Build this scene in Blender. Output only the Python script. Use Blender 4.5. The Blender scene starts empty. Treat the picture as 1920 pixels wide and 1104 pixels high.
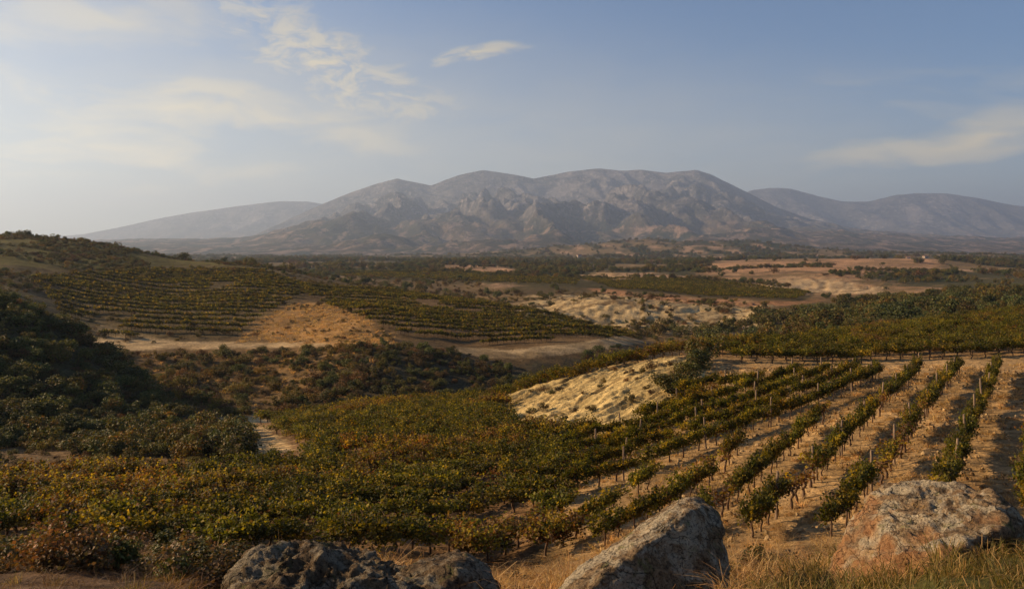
import bpy, bmesh, math, random
import numpy as np
from mathutils import Vector, Matrix

# ------------------------------------------------------------------ camera, sky, sun, exposure
sc = bpy.context.scene
COL = sc.collection
F = 1507.0            # focal length in photo pixels (1920 wide)
HX, HY = 960.0, 465.0 # horizon / centre in photo pixels
cam_d = bpy.data.cameras.new('camera')
cam = bpy.data.objects.new('camera', cam_d)
COL.objects.link(cam)
sc.camera = cam
cam.location = (0, 0, 0)
cam.rotation_euler = (math.radians(90), 0, 0)
cam_d.sensor_width = 36.0
cam_d.lens = 36.0 * F / 1920.0
cam_d.shift_y = -(552.0 - HY) / 1920.0
cam_d.clip_start = 0.1
cam_d.clip_end = 60000.0

SUN_AZ, SUN_EL = -78.0, 23.0     # degrees left of the view direction, above the horizon
az, el = math.radians(SUN_AZ), math.radians(SUN_EL)
to_sun = Vector((math.sin(az) * math.cos(el), math.cos(az) * math.cos(el), math.sin(el)))
sun_l = bpy.data.lights.new('sun', 'SUN')
sun_l.energy = 5.0
sun_l.angle = math.radians(0.6)
sun_l.color = (1.0, 0.70, 0.40)
sun = bpy.data.objects.new('sun', sun_l)
COL.objects.link(sun)
sun.rotation_euler = to_sun.to_track_quat('Z', 'Y').to_euler()

w = bpy.data.worlds.new('World')
sc.world = w
w.use_nodes = True
nt = w.node_tree
nt.nodes.clear()
def N(nt, t, **kw):
    n = nt.nodes.new(t)
    for k, v in kw.items():
        setattr(n, k, v)
    return n
def mathn(nt, op, a, b=None, clamp=False):
    n = N(nt, 'ShaderNodeMath', operation=op, use_clamp=clamp)
    for i, v in enumerate((a, b)):
        if v is None: continue
        if isinstance(v, (int, float)): n.inputs[i].default_value = v
        else: nt.links.new(v, n.inputs[i])
    return n.outputs[0]
def mixc(nt, fac, a, b, blend='MIX'):
    n = N(nt, 'ShaderNodeMix', data_type='RGBA', blend_type=blend)
    for i, v in ((0, fac), (6, a), (7, b)):
        if isinstance(v, (int, float)): n.inputs[i].default_value = v
        elif isinstance(v, tuple): n.inputs[i].default_value = v if len(v) == 4 else (*v, 1)
        else: nt.links.new(v, n.inputs[i])
    return n.outputs[2]
def ramp(nt, fac, stops, interp='LINEAR'):
    n = N(nt, 'ShaderNodeValToRGB')
    n.color_ramp.interpolation = interp
    els = n.color_ramp.elements
    while len(els) < len(stops): els.new(0.5)
    for e, (p, c) in zip(els, stops):
        e.position = p
        e.color = (c, c, c, 1) if isinstance(c, (int, float)) else (*c, 1)
    nt.links.new(fac, n.inputs[0])
    return n.outputs[0]
def noise(nt, vec, scale, detail=5, rough=0.55, dist=0.0, dims='3D'):
    n = N(nt, 'ShaderNodeTexNoise', noise_dimensions=dims)
    n.inputs['Scale'].default_value = scale
    n.inputs['Detail'].default_value = detail
    n.inputs['Roughness'].default_value = rough
    n.inputs['Distortion'].default_value = dist
    if vec is not None: nt.links.new(vec, n.inputs['Vector'])
    return n.outputs['Fac']
def vmap(nt, vec, scale=(1, 1, 1), rot=(0, 0, 0), loc=(0, 0, 0)):
    n = N(nt, 'ShaderNodeMapping')
    n.inputs['Scale'].default_value = scale
    n.inputs['Rotation'].default_value = rot
    n.inputs['Location'].default_value = loc
    nt.links.new(vec, n.inputs['Vector'])
    return n.outputs[0]

sky = N(nt, 'ShaderNodeTexSky', sky_type='NISHITA')
sky.sun_disc = False
sky.sun_elevation = el
sky.sun_rotation = az
sky.altitude = 300
sky.air_density = 1.0
sky.dust_density = 0.3
sky.ozone_density = 5.0
# thin high cloud: noise on a plane far overhead, seen by direction
geo = N(nt, 'ShaderNodeTexCoord').outputs['Generated']
sep = N(nt, 'ShaderNodeSeparateXYZ'); nt.links.new(geo, sep.inputs[0])
zz = mathn(nt, 'ADD', mathn(nt, 'MAXIMUM', sep.outputs[2], 0.0), 0.10)
cx = mathn(nt, 'DIVIDE', sep.outputs[0], zz)
cy = mathn(nt, 'DIVIDE', sep.outputs[1], zz)
cmb = N(nt, 'ShaderNodeCombineXYZ')
nt.links.new(cx, cmb.inputs[0]); nt.links.new(cy, cmb.inputs[1])
cl_v = cmb.outputs[0]
az_n = N(nt, 'ShaderNodeMath', operation='ARCTAN2'); nt.links.new(sep.outputs[0], az_n.inputs[0]); nt.links.new(sep.outputs[1], az_n.inputs[1])
el_n = mathn(nt, 'ARCSINE', sep.outputs[2])
ae = N(nt, 'ShaderNodeCombineXYZ'); nt.links.new(az_n.outputs[0], ae.inputs[0]); nt.links.new(el_n, ae.inputs[1])
ae = ae.outputs[0]
warp = N(nt, 'ShaderNodeTexNoise'); warp.inputs['Scale'].default_value = 9.0; warp.inputs['Detail'].default_value = 4
nt.links.new(vmap(nt, ae, (1, 2, 1)), warp.inputs['Vector'])
wv = N(nt, 'ShaderNodeVectorMath', operation='MULTIPLY_ADD'); nt.links.new(warp.outputs['Color'], wv.inputs[0]); wv.inputs[1].default_value = (0.10, 0.035, 0); nt.links.new(ae, wv.inputs[2])
off = N(nt, 'ShaderNodeVectorMath', operation='SUBTRACT'); nt.links.new(wv.outputs[0], off.inputs[0]); off.inputs[1].default_value = (0.05, 0.0175, 0)
aew = off.outputs[0]
rip = noise(nt, vmap(nt, aew, (24, 58, 1), rot=(0, 0, 0.38)), 1.0, 8, 0.66, 0.6)
rip2 = noise(nt, vmap(nt, aew, (6, 22, 1), rot=(0, 0, 0.1), loc=(2, 3, 0)), 1.0, 7, 0.58, 0.3)
r1 = ramp(nt, rip, [(0.34, 0.0), (0.60, 1.0)]); r2 = ramp(nt, rip2, [(0.30, 0.15), (0.60, 1.0)])
cl = None
for a0, e0, ra, re, rt, amp, rn in [(-0.215, 0.214, 0.15, 0.042, -0.36, 1.0, r1), (-0.145, 0.195, 0.10, 0.024, -0.30, 0.7, r1), (-0.30, 0.27, 0.10, 0.036, -0.5, 0.7, r1), (-0.33, 0.150, 0.24, 0.046, -0.08, 1.0, r2), (-0.50, 0.10, 0.34, 0.046, 0.02, 0.95, r2),
                                    (-0.05, 0.236, 0.06, 0.010, 0.12, 0.9, r1), (0.53, 0.120, 0.19, 0.022, 0.14, 1.0, r2), (-0.45, 0.25, 0.20, 0.035, 0.0, 0.7, r2), (-0.75, 0.2, 0.3, 0.08, 0.1, 0.7, r2), (0.95, 0.2, 0.3, 0.05, 0.2, 0.5, r2)]:
    mp = N(nt, 'ShaderNodeMapping', vector_type='TEXTURE')
    mp.inputs['Location'].default_value = (a0, e0, 0); mp.inputs['Rotation'].default_value = (0, 0, rt); mp.inputs['Scale'].default_value = (ra, re, 1)
    nt.links.new(aew, mp.inputs['Vector'])
    ln_ = N(nt, 'ShaderNodeVectorMath', operation='LENGTH'); nt.links.new(mp.outputs[0], ln_.inputs[0])
    v = ramp(nt, mathn(nt, 'DIVIDE', ln_.outputs['Value'], 2.0), [(0.0, 1.0), (0.30, 0.75), (0.75, 0.0)], 'EASE')
    v = mathn(nt, 'MULTIPLY', mathn(nt, 'MULTIPLY', v, rn), amp)
    cl = v if cl is None else mathn(nt, 'MAXIMUM', cl, v)
# broad thin veil of high cloud on the sunward side
mp = N(nt, 'ShaderNodeMapping', vector_type='TEXTURE')
mp.inputs['Location'].default_value = (-0.42, 0.05, 0); mp.inputs['Scale'].default_value = (0.85, 0.17, 1); mp.inputs['Rotation'].default_value = (0, 0, -0.06)
nt.links.new(aew, mp.inputs['Vector'])
ln_ = N(nt, 'ShaderNodeVectorMath', operation='LENGTH'); nt.links.new(mp.outputs[0], ln_.inputs[0])
veil = mathn(nt, 'MULTIPLY', ramp(nt, mathn(nt, 'DIVIDE', ln_.outputs['Value'], 2.0), [(0.0, 1.0), (0.35, 0.8), (0.9, 0.0)], 'EASE'), ramp(nt, rip2, [(0.2, 0.32), (0.8, 0.65)]))
cl = mathn(nt, 'MAXIMUM', cl, veil)
big = noise(nt, vmap(nt, cl_v, (0.35, 0.42, 1), loc=(1.3, 0.2, 0)), 1.0, 2, 0.5)
fine = noise(nt, vmap(nt, cl_v, (1.3, 2.4, 1), rot=(0, 0, 0.5), loc=(0.4, 0.9, 0)), 1.0, 9, 0.62, 0.6)
gen = mathn(nt, 'MULTIPLY', ramp(nt, big, [(0.5, 0.0), (0.66, 1.0)]), ramp(nt, fine, [(0.42, 0.0), (0.72, 0.4)]))
cl = mathn(nt, 'MAXIMUM', cl, gen)
# clouds take the light of the sky around them, lifted
bw = N(nt, 'ShaderNodeRGBToBW'); nt.links.new(sky.outputs[0], bw.inputs[0])
lum = mathn(nt, 'ADD', mathn(nt, 'MULTIPLY', bw.outputs[0], 1.75), 2.6)
cc = N(nt, 'ShaderNodeVectorMath', operation='SCALE')
cc.inputs[0].default_value = (1.0, 0.85, 0.58)
nt.links.new(lum, cc.inputs['Scale'])
skyc = mixc(nt, cl, sky.outputs[0], cc.outputs[0])
bg = N(nt, 'ShaderNodeBackground')
bg.inputs['Strength'].default_value = 0.056
nt.links.new(skyc, bg.inputs['Color'])
out = N(nt, 'ShaderNodeOutputWorld')
nt.links.new(bg.outputs[0], out.inputs['Surface'])

vs = sc.view_settings
vs.view_transform = 'Standard'
vs.look = 'None'
vs.gamma = 1.0
vs.exposure = 1.0
vs.use_curve_mapping = False
sc.cycles.volume_bounces = 0
sc.cycles.max_bounces = 6
sc.cycles.diffuse_bounces = 3
sc.cycles.transmission_bounces = 4
sc.cycles.sample_clamp_indirect = 4.0

random.seed(7)
rng = np.random.default_rng(11)

# ------------------------------------------------------------------ helpers
def _h(ix, iy, iz=0, seed=0):
    h = (ix.astype(np.int64) * 374761393 + iy.astype(np.int64) * 668265263 + np.asarray(iz).astype(np.int64) * 2147483647 + seed * 974634777) & 0xFFFFFFFF
    h = ((h ^ (h >> 13)) * 1274126177) & 0xFFFFFFFF
    h = ((h ^ (h >> 16)) * 2246822519) & 0xFFFFFFFF
    return ((h ^ (h >> 15)) & 0xFFFFFF) / float(0xFFFFFF)
def vn2(x, y, seed=0):
    x = np.asarray(x, float); y = np.asarray(y, float)
    ix = np.floor(x); iy = np.floor(y); fx = x - ix; fy = y - iy
    fx = fx * fx * fx * (fx * (fx * 6 - 15) + 10); fy = fy * fy * fy * (fy * (fy * 6 - 15) + 10)
    ix = ix.astype(np.int64); iy = iy.astype(np.int64)
    a = _h(ix, iy, 0, seed); b = _h(ix + 1, iy, 0, seed); c = _h(ix, iy + 1, 0, seed); d = _h(ix + 1, iy + 1, 0, seed)
    return (a + (b - a) * fx) * (1 - fy) + (c + (d - c) * fx) * fy
def fbm2(x, y, oct=4, seed=0, gain=0.5):
    s = 0; a = 1; t = 0
    for o in range(oct):
        s = s + a * (vn2(x * 2 ** o + 13.7 * o, y * 2 ** o - 7.3 * o, seed + o) * 2 - 1); t += a; a *= gain
    return s / t
def vn3(p, seed=0):
    i = np.floor(p); f = p - i; f = f * f * (3 - 2 * f); i = i.astype(np.int64)
    r = 0
    for dx in (0, 1):
        for dy in (0, 1):
            for dz in (0, 1):
                wgt = (f[:, 0] if dx else 1 - f[:, 0]) * (f[:, 1] if dy else 1 - f[:, 1]) * (f[:, 2] if dz else 1 - f[:, 2])
                r = r + wgt * _h(i[:, 0] + dx, i[:, 1] + dy, i[:, 2] + dz, seed)
    return r
def fbm3(p, oct=4, seed=0, gain=0.5):
    s = 0; a = 1; t = 0
    for o in range(oct):
        s = s + a * (vn3(p * 2 ** o + 5.1 * o, seed + o) * 2 - 1); t += a; a *= gain
    return s / t
def inpoly(poly, X, Y):
    r = np.zeros(np.shape(X), bool); n = len(poly)
    for i in range(n):
        x0, y0 = poly[i]; x1, y1 = poly[(i + 1) % n]
        if y0 == y1: continue
        c = ((y0 > Y) != (y1 > Y)) & (X < (x1 - x0) * (Y - y0) / (y1 - y0) + x0)
        r ^= c
    return r
def sstep(a, b, x):
    t = np.clip((x - a) / (b - a), 0, 1); return t * t * (3 - 2 * t)

def mesh_np(name, V, faces, mats=(), mat_idx=None, col=None, smooth=False):
    """faces: int array (n,k)"""
    me = bpy.data.meshes.new(name)
    V = np.asarray(V, np.float32); faces = np.asarray(faces, np.int32)
    n, k = faces.shape
    me.vertices.add(len(V)); me.vertices.foreach_set('co', V.ravel())
    me.loops.add(n * k); me.loops.foreach_set('vertex_index', faces.ravel())
    me.polygons.add(n); me.polygons.foreach_set('loop_start', np.arange(0, n * k, k, dtype=np.int32))
    try: me.polygons.foreach_set('loop_total', np.full(n, k, np.int32))
    except Exception: pass
    for m in mats: me.materials.append(m)
    if mat_idx is not None: me.polygons.foreach_set('material_index', np.asarray(mat_idx, np.int32))
    me.polygons.foreach_set('use_smooth', np.full(n, smooth))
    if col is not None:
        a = me.attributes.new('col', 'FLOAT_COLOR', 'POINT')
        c = np.ones((len(V), 4), np.float32); c[:, :3] = col
        a.data.foreach_set('color', c.ravel())
    me.update(calc_edges=True); me.validate()
    return me
def link(name, me, parent=None, loc=None, **props):
    o = bpy.data.objects.new(name, me); COL.objects.link(o)
    if parent: o.parent = parent
    if loc is not None: o.location = loc
    for k, v in props.items(): o[k] = v
    return o

# ------------------------------------------------------------------ materials
def new_mat(name):
    m = bpy.data.materials.new(name); m.use_nodes = True
    t = m.node_tree; t.nodes.clear()
    o = N(t, 'ShaderNodeOutputMaterial')
    return m, t, o
def attr(t, name='col'):
    a = N(t, 'ShaderNodeAttribute'); a.attribute_name = name; return a.outputs['Color']
def princ(t, col, rough=0.9, spec=0.15, normal=None):
    p = N(t, 'ShaderNodeBsdfPrincipled')
    if isinstance(col, tuple): p.inputs['Base Color'].default_value = (*col, 1)
    else: t.links.new(col, p.inputs['Base Color'])
    p.inputs['Roughness'].default_value = rough
    p.inputs['Specular IOR Level'].default_value = spec
    if normal is not None: t.links.new(normal, p.inputs['Normal'])
    return p.outputs[0]
def bump(t, h, strength, dist, normal=None):
    b = N(t, 'ShaderNodeBump'); b.inputs['Strength'].default_value = strength; b.inputs['Distance'].default_value = dist
    t.links.new(h, b.inputs['Height'])
    if normal is not None: t.links.new(normal, b.inputs['Normal'])
    return b.outputs[0]
def pos(t): return N(t, 'ShaderNodeNewGeometry').outputs['Position']
def scale_c(t, c, f):
    n = N(t, 'ShaderNodeVectorMath', operation='SCALE'); t.links.new(c, n.inputs[0]); t.links.new(f, n.inputs['Scale']); return n.outputs[0]

def mat_ground():
    m, t, o = new_mat('ground_soil_and_dry_grass')
    p = pos(t); c = attr(t)
    n1 = noise(t, p, 0.45, 6, 0.6); n2 = noise(t, p, 3.2, 8, 0.68, 0.4); n3 = noise(t, p, 0.035, 6, 0.6)
    f = mathn(t, 'MULTIPLY', ramp(t, n1, [(0.3, 0.62), (0.7, 1.35)]), ramp(t, n2, [(0.30, 0.38), (0.70, 1.6)]))
    f = mathn(t, 'MULTIPLY', f, ramp(t, n3, [(0.3, 0.75), (0.7, 1.25)]))
    c2 = scale_c(t, c, f)
    b = bump(t, n2, 0.9, 0.14)
    b = bump(t, n1, 0.6, 0.5, b)
    t.links.new(princ(t, c2, 0.95, 0.05, b), o.inputs['Surface'])
    return m
def mat_mountain():
    m, t, o = new_mat('mountain_rock_and_scrub')
    p = pos(t)
    n1 = noise(t, p, 0.0035, 8, 0.62, 0.5); n2 = noise(t, vmap(t, p, (1, 0.5, 1)), 0.026, 8, 0.72); n3 = noise(t, p, 0.0011, 4, 0.5)
    a = mixc(t, ramp(t, n1, [(0.40, 0), (0.60, 1)]), (0.05, 0.056, 0.062), (0.22, 0.205, 0.205))
    a = mixc(t, ramp(t, n2, [(0.50, 0), (0.64, 0.85)]), a, (0.46, 0.42, 0.40))
    a = mixc(t, ramp(t, n3, [(0.42, 0.45), (0.62, 0)]), a, (0.045, 0.05, 0.05))
    sz = N(t, 'ShaderNodeSeparateXYZ'); t.links.new(p, sz.inputs[0])
    low = ramp(t, mathn(t, 'DIVIDE', sz.outputs[2], 400.0), [(0.25, 1.0), (0.62, 0.0)])
    n5 = noise(t, vmap(t, p, (1, 0.42, 1)), 0.012, 9, 0.7, 0.4); n6 = noise(t, vmap(t, p, (1, 0.5, 1), loc=(40, 9, 3)), 0.0045, 6, 0.6)
    fl = mixc(t, ramp(t, n6, [(0.42, 0), (0.58, 1)]), (0.035, 0.042, 0.022), (0.11, 0.085, 0.05))
    fl = mixc(t, ramp(t, n5, [(0.50, 0), (0.60, 0.85)]), fl, (0.33, 0.235, 0.18))
    a = mixc(t, low, a, fl)
    b = bump(t, n2, 1.0, 55.0); b = bump(t, n1, 1.0, 110.0, b)
    t.links.new(princ(t, a, 1.0, 0.0, b), o.inputs['Surface'])
    return m
def mat_leaf(name, trans=0.35, var=0.35, warm=0.3):
    m, t, o = new_mat(name)
    c = attr(t)
    oi = N(t, 'ShaderNodeObjectInfo').outputs['Random']
    v = ramp(t, oi, [(0.0, 1.0 - var), (1.0, 1.0 + var)])
    r2 = mathn(t, 'FRACT', mathn(t, 'MULTIPLY', oi, 37.3))
    c1 = scale_c(t, c, v)
    wf = mathn(t, 'MULTIPLY', ramp(t, r2, [(0.45, 0.0), (1.0, 1.0)]), warm)
    c2 = mixc(t, wf, c1, mixc(t, 1.0, c1, (2.0, 1.05, 0.55), 'MULTIPLY'))
    d = princ(t, c2, 0.6, 0.2)
    tr = N(t, 'ShaderNodeBsdfTranslucent')
    t.links.new(mixc(t, 1.0, c2, (1.35, 1.25, 0.6), 'MULTIPLY'), tr.inputs['Color'])
    ms = N(t, 'ShaderNodeMixShader'); ms.inputs[0].default_value = trans
    t.links.new(d, ms.inputs[1]); t.links.new(tr.outputs[0], ms.inputs[2])
    t.links.new(ms.outputs[0], o.inputs['Surface'])
    return m
def mat_wood(name, a, b):
    m, t, o = new_mat(name)
    p = N(t, 'ShaderNodeTexCoord').outputs['Object']
    n = noise(t, vmap(t, p, (9, 9, 1.5)), 3.0, 6, 0.6)
    c = mixc(t, ramp(t, n, [(0.35, 0), (0.65, 1)]), a, b)
    t.links.new(princ(t, c, 0.9, 0.1, bump(t, n, 0.8, 0.02)), o.inputs['Surface'])
    return m
def mat_rock():
    m, t, o = new_mat('lichened_boulder_stone')
    p = N(t, 'ShaderNodeTexCoord').outputs['Object']
    fr = attr(t)                     # r: freshly broken orange stone
    sp = N(t, 'ShaderNodeSeparateColor'); t.links.new(fr, sp.inputs[0])
    n1 = noise(t, p, 4.0, 8, 0.65, 0.8); n2 = noise(t, p, 18.0, 8, 0.7, 0.5); n3 = noise(t, p, 55.0, 5, 0.7); n4 = noise(t, vmap(t, p, (1, 1, 1), loc=(4, 7, 2)), 7.0, 8, 0.7, 1.0)
    c = mixc(t, ramp(t, n2, [(0.33, 0), (0.66, 1)]), (0.115, 0.072, 0.04), (0.42, 0.30, 0.17))
    c = mixc(t, ramp(t, n1, [(0.47, 0), (0.54, 0.85)]), c, (0.52, 0.45, 0.32))       # grey lichen
    c = mixc(t, ramp(t, n4, [(0.57, 0), (0.63, 0.7)]), c, (0.20, 0.205, 0.075))      # green lichen
    c = mixc(t, ramp(t, n4, [(0.33, 0.7), (0.38, 0)]), c, (0.30, 0.17, 0.05))        # ochre lichen
    c = mixc(t, ramp(t, n3, [(0.38, 0.75), (0.5, 0)]), c, (0.03, 0.025, 0.02))
    og = mixc(t, ramp(t, n2, [(0.35, 0), (0.65, 1)]), (0.26, 0.12, 0.05), (0.48, 0.27, 0.125))
    og = mixc(t, ramp(t, n1, [(0.5, 0), (0.64, 0.6)]), og, (0.55, 0.36, 0.17))
    c = mixc(t, sp.outputs[0], c, og)
    vo = N(t, 'ShaderNodeTexVoronoi', feature='DISTANCE_TO_EDGE'); vo.inputs['Scale'].default_value = 3.6
    wn = N(t, 'ShaderNodeTexNoise'); wn.inputs['Scale'].default_value = 5.0; wn.inputs['Detail'].default_value = 5; t.links.new(p, wn.inputs['Vector'])
    va = N(t, 'ShaderNodeVectorMath', operation='MULTIPLY_ADD'); t.links.new(wn.outputs['Color'], va.inputs[0]); va.inputs[1].default_value = (0.35, 0.35, 0.25); t.links.new(p, va.inputs[2])
    t.links.new(va.outputs[0], vo.inputs['Vector'])
    crk = ramp(t, vo.outputs['Distance'], [(0.0, 0.0), (0.022, 1.0)])
    c = scale_c(t, c, ramp(t, crk, [(0.0, 0.35), (1.0, 1.0)]))
    b = bump(t, n3, 1.0, 0.02); b = bump(t, n2, 1.0, 0.07, b); b = bump(t, crk, 0.8, 0.03, b)
    c = scale_c(t, c, mathn(t, 'SUBTRACT', 1.0, mathn(t, 'MULTIPLY', sp.outputs[1], 0.42)))   # some stones are darker
    t.links.new(princ(t, c, 0.92, 0.15, b), o.inputs['Surface'])
    return m
M_GROUND = mat_ground()
M_MOUNT = mat_mountain()
M_VINE = mat_leaf('vine_leaves', 0.46, 0.42, 0.25)
M_SHRUB = mat_leaf('shrub_leaves', 0.25, 0.4, 0.35)
M_GRASS = mat_leaf('grass_blades', 0.35, 0.3, 0.2)
M_BARK = mat_wood('vine_bark', (0.05, 0.03, 0.02), (0.17, 0.11, 0.07))
M_POST = mat_wood('weathered_post_wood', (0.11, 0.075, 0.05), (0.30, 0.22, 0.15))
M_ROCK = mat_rock()

# ------------------------------------------------------------------ terrain height
def zp(d, py): return -(py - HY) / F * d
LEFT_NEAR = [(1, -1.62), (4, -1.72), (6, -2.38), (9, -3.4), (12, -4.7), (16, -6.4), (20, -7.9), (26, -9.3)]
MID_NEAR = [(1, -1.62), (4, -1.75), (6, -2.55), (8, -3.3), (11, -4.6), (15, -6.3), (20, -8.2), (26, -9.6)]
P = lambda *a: [(d, zp(d, py)) for d, py in a]
PLAIN = P((2000, 483)) + [(2600, -31), (3600, -50), (6000, -60), (20000, -60)]
COLS = {
 -700: LEFT_NEAR + P((30, 955), (40, 890), (55, 780), (70, 640), (85, 540), (95, 520)) + [(115, -4), (140, -4), (200, 2), (280, 9), (340, 7), (450, -6), (700, -20), (1200, -20)],
 -200: LEFT_NEAR + P((30, 960), (40, 892), (55, 820), (65, 740), (75, 630), (88, 535), (95, 532)) + [(112, -6.5)] + P((140, 535), (200, 480), (280, 433)) + [(330, 4), (450, -8), (700, -20), (1200, -20)],
 0: LEFT_NEAR + P((30, 962), (40, 895), (55, 840), (65, 770), (75, 668), (88, 562), (95, 556)) + [(112, -8)] + P((140, 560), (200, 500), (280, 439)) + [(330, 2), (450, -9), (700, -20), (1200, -20)],
 160: LEFT_NEAR + P((30, 962), (40, 895), (50, 855), (58, 832), (67, 785), (78, 712), (88, 645), (93, 638)) + [(103, -14)] + P((112, 675), (130, 645), (138, 636), (160, 590), (200, 530), (260, 470), (288, 450)) + [(340, -1), (450, -11), (700, -20), (1200, -20)],
 330: LEFT_NEAR + P((30, 962), (40, 900), (47, 868), (55, 838), (65, 815), (75, 788), (82, 772)) + [(90, -19.3)] + P((100, 747), (115, 690), (128, 653), (137, 645), (150, 622), (200, 560), (260, 508), (292, 487)) + [(350, -8), (450, -15), (700, -20), (1200, -20)],
 500: MID_NEAR + P((32, 950), (38, 905), (46, 868), (55, 836), (65, 815), (78, 795)) + [(88, -19.2)] + P((100, 757), (112, 712), (125, 662), (136, 645), (150, 624), (180, 580), (230, 530), (270, 505), (300, 496)) + [(380, -13), (500, -18)] + P((800, 492), (1200, 489)),
 700: MID_NEAR + P((32, 950), (40, 885), (50, 832), (60, 797), (72, 772), (80, 764)) + [(89, -19.5)] + P((98, 738), (108, 682), (116, 648), (130, 625), (150, 600), (172, 577)) + [(190, -14.4)] + P((230, 555), (270, 541)) + [(310, -17.5)] + P((400, 525), (500, 512), (700, 500), (1100, 490)),
 900: [(1, -1.62), (4, -1.8), (6, -2.65), (10, -4.3), (15, -6.3), (20, -8.4), (24, -9.7)] + P((27, 1043), (32, 965), (40, 887), (50, 830), (60, 790), (70, 762), (76, 750)) + [(86, -19), (96, -20.5)] + P((108, 727), (118, 690), (128, 664), (137, 655), (150, 630), (180, 600), (215, 575), (240, 567)) + [(280, -20)] + P((340, 545), (420, 525), (600, 505), (1000, 492)),
 1010: [(1, -1.62), (4, -1.8), (6, -2.6), (10, -4.2), (15, -6.2), (20, -8.2), (24, -9.4)] + P((27, 1020), (34, 920), (42, 850), (51, 792), (58, 752), (67, 722), (71, 718)) + [(82, -18), (95, -21)] + P((110, 720), (122, 690), (134, 655), (143, 645), (155, 628), (180, 605), (205, 590), (220, 587)) + [(250, -21)] + P((262, 572), (285, 555), (420, 527), (600, 507), (1000, 492)),
 1130: [(1, -1.62), (4, -1.75), (6, -2.5), (8, -3.3), (12, -4.9), (16, -6.4), (20, -8.0), (26, -9.3)] + P((32, 915), (40, 850), (47, 796), (54, 742), (61, 697), (65, 689)) + [(74, -12.5), (86, -19), (100, -21.5), (125, -20)] + P((140, 645), (150, 634), (167, 619)) + [(188, -22)] + P((228, 617), (250, 563), (300, 553), (420, 530), (600, 509), (1000, 493)),
 1250: [(1, -1.62), (4, -1.75), (6, -2.5), (8, -3.3), (12, -4.9), (16, -6.2), (20, -7.8), (26, -9.0)] + P((32, 893), (40, 815), (46, 765), (52, 715), (58, 677), (65, 669)) + [(74, -11.5), (88, -18), (105, -21), (150, -21), (188, -22)] + P((228, 617), (250, 568), (300, 557), (420, 533), (550, 513), (800, 498), (1000, 493)),
 1330: [(1, -1.62), (4, -1.75), (6, -2.55), (10, -4.1), (15, -6.0), (20, -7.6)] + P((25, 983), (30, 915), (40, 797), (50, 717), (57, 682), (67, 654)) + [(76, -10), (92, -15), (120, -19), (170, -21)] + P((228, 615), (250, 574), (300, 562), (420, 537), (500, 520), (700, 500), (1000, 490)),
 1550: [(1, -1.62), (4, -1.8), (6, -2.5), (8, -3.25), (10, -4.0), (14, -5.5), (20, -7.3)] + P((25, 928), (30, 865), (40, 770), (50, 706), (57, 684), (70, 650), (81, 634)) + [(96, -11.5)] + P((125, 617), (160, 603), (220, 580), (300, 560), (400, 546), (440, 526), (550, 505), (700, 495), (1000, 484)) + [(1300, -19)],
 1750: [(1, -1.62), (4, -1.72), (5, -2.02), (6, -2.42), (8, -3.1), (11, -4.1), (15, -5.6), (20, -7.1)] + P((25, 905), (35, 785), (50, 700), (58, 682), (75, 640), (93, 611)) + [(112, -11)] + P((150, 592), (220, 570), (320, 550), (450, 530), (600, 510), (900, 486)) + [(1150, -17)],
 1920: [(1, -1.62), (4, -1.70), (5.5, -2.1), (7, -2.55), (9, -3.2), (12, -4.3), (16, -5.8), (20, -7.0)] + P((25, 899), (35, 778), (50, 695), (60, 670), (80, 625), (101, 596)) + [(122, -10.5)] + P((160, 580), (250, 555), (350, 540), (500, 520), (800, 500), (1200, 488)),
 2300: [(1, -1.62), (4, -1.65), (7, -2.4), (9, -3.1), (12, -4.2), (16, -5.7), (20, -6.8)] + P((25, 890), (35, 770), (50, 690), (60, 665), (80, 620), (104, 588)) + [(125, -10)] + P((160, 575), (250, 553), (350, 540), (500, 520), (800, 500), (1200, 488)),
 2620: [(1, -1.62), (4, -1.65), (7, -2.4), (9, -3.1), (12, -4.2), (16, -5.7), (20, -6.8)] + P((25, 890), (35, 770), (50, 690), (60, 665), (80, 620), (104, 588)) + [(125, -10)] + P((160, 575), (250, 553), (350, 540), (500, 520), (800, 500), (1200, 488)),
}
GX = np.arange(-700, 2621, 10.0)
GL = np.arange(0, math.log(20000), 0.01)
ks = sorted(COLS)
prof = np.array([np.interp(GL, np.log([d for d, z in COLS[k] + PLAIN]), [z for d, z in COLS[k] + PLAIN]) for k in ks])
TAB = np.array([np.interp(GX, ks, prof[:, j]) for j in range(len(GL))]).T     # (px, logd)
def blur(A, sig, axis):
    r = int(3 * sig); k = np.exp(-0.5 * (np.arange(-r, r + 1) / sig) ** 2); k /= k.sum()
    pad = [(0, 0), (0, 0)]; pad[axis] = (r, r)
    B = np.pad(A, pad, mode='edge')
    return np.apply_along_axis(lambda v: np.convolve(v, k, 'valid'), axis, B)
TAB = blur(blur(TAB, 2.6, 1), 3.0, 0)
AZMAX = math.atan((2620 - HX) / F) - 0.001
MEAN = TAB.mean(axis=0)
def to_pd(x, y):
    a = np.arctan2(x, y); r = np.hypot(x, y)
    ac = np.clip(a, -AZMAX, AZMAX)
    return HX + F * np.tan(ac), r * np.cos(ac), np.clip((np.abs(a) - AZMAX) / (math.pi - AZMAX), 0, 1)
MOUND = [(905, 775), (950, 735), (1050, 702), (1130, 690), (1250, 668), (1320, 668), (1330, 695), (1275, 765), (1200, 805), (1100, 815), (1000, 800)]
BANK = [(950, 585), (1000, 560), (1080, 545), (1200, 555), (1350, 565), (1450, 572), (1440, 615), (1390, 640), (1300, 625), (1150, 618), (1020, 595)]
SCARP = [(1460, 525), (1540, 520), (1600, 530), (1660, 545), (1660, 560), (1560, 556), (1490, 548), (1400, 535)]
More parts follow.
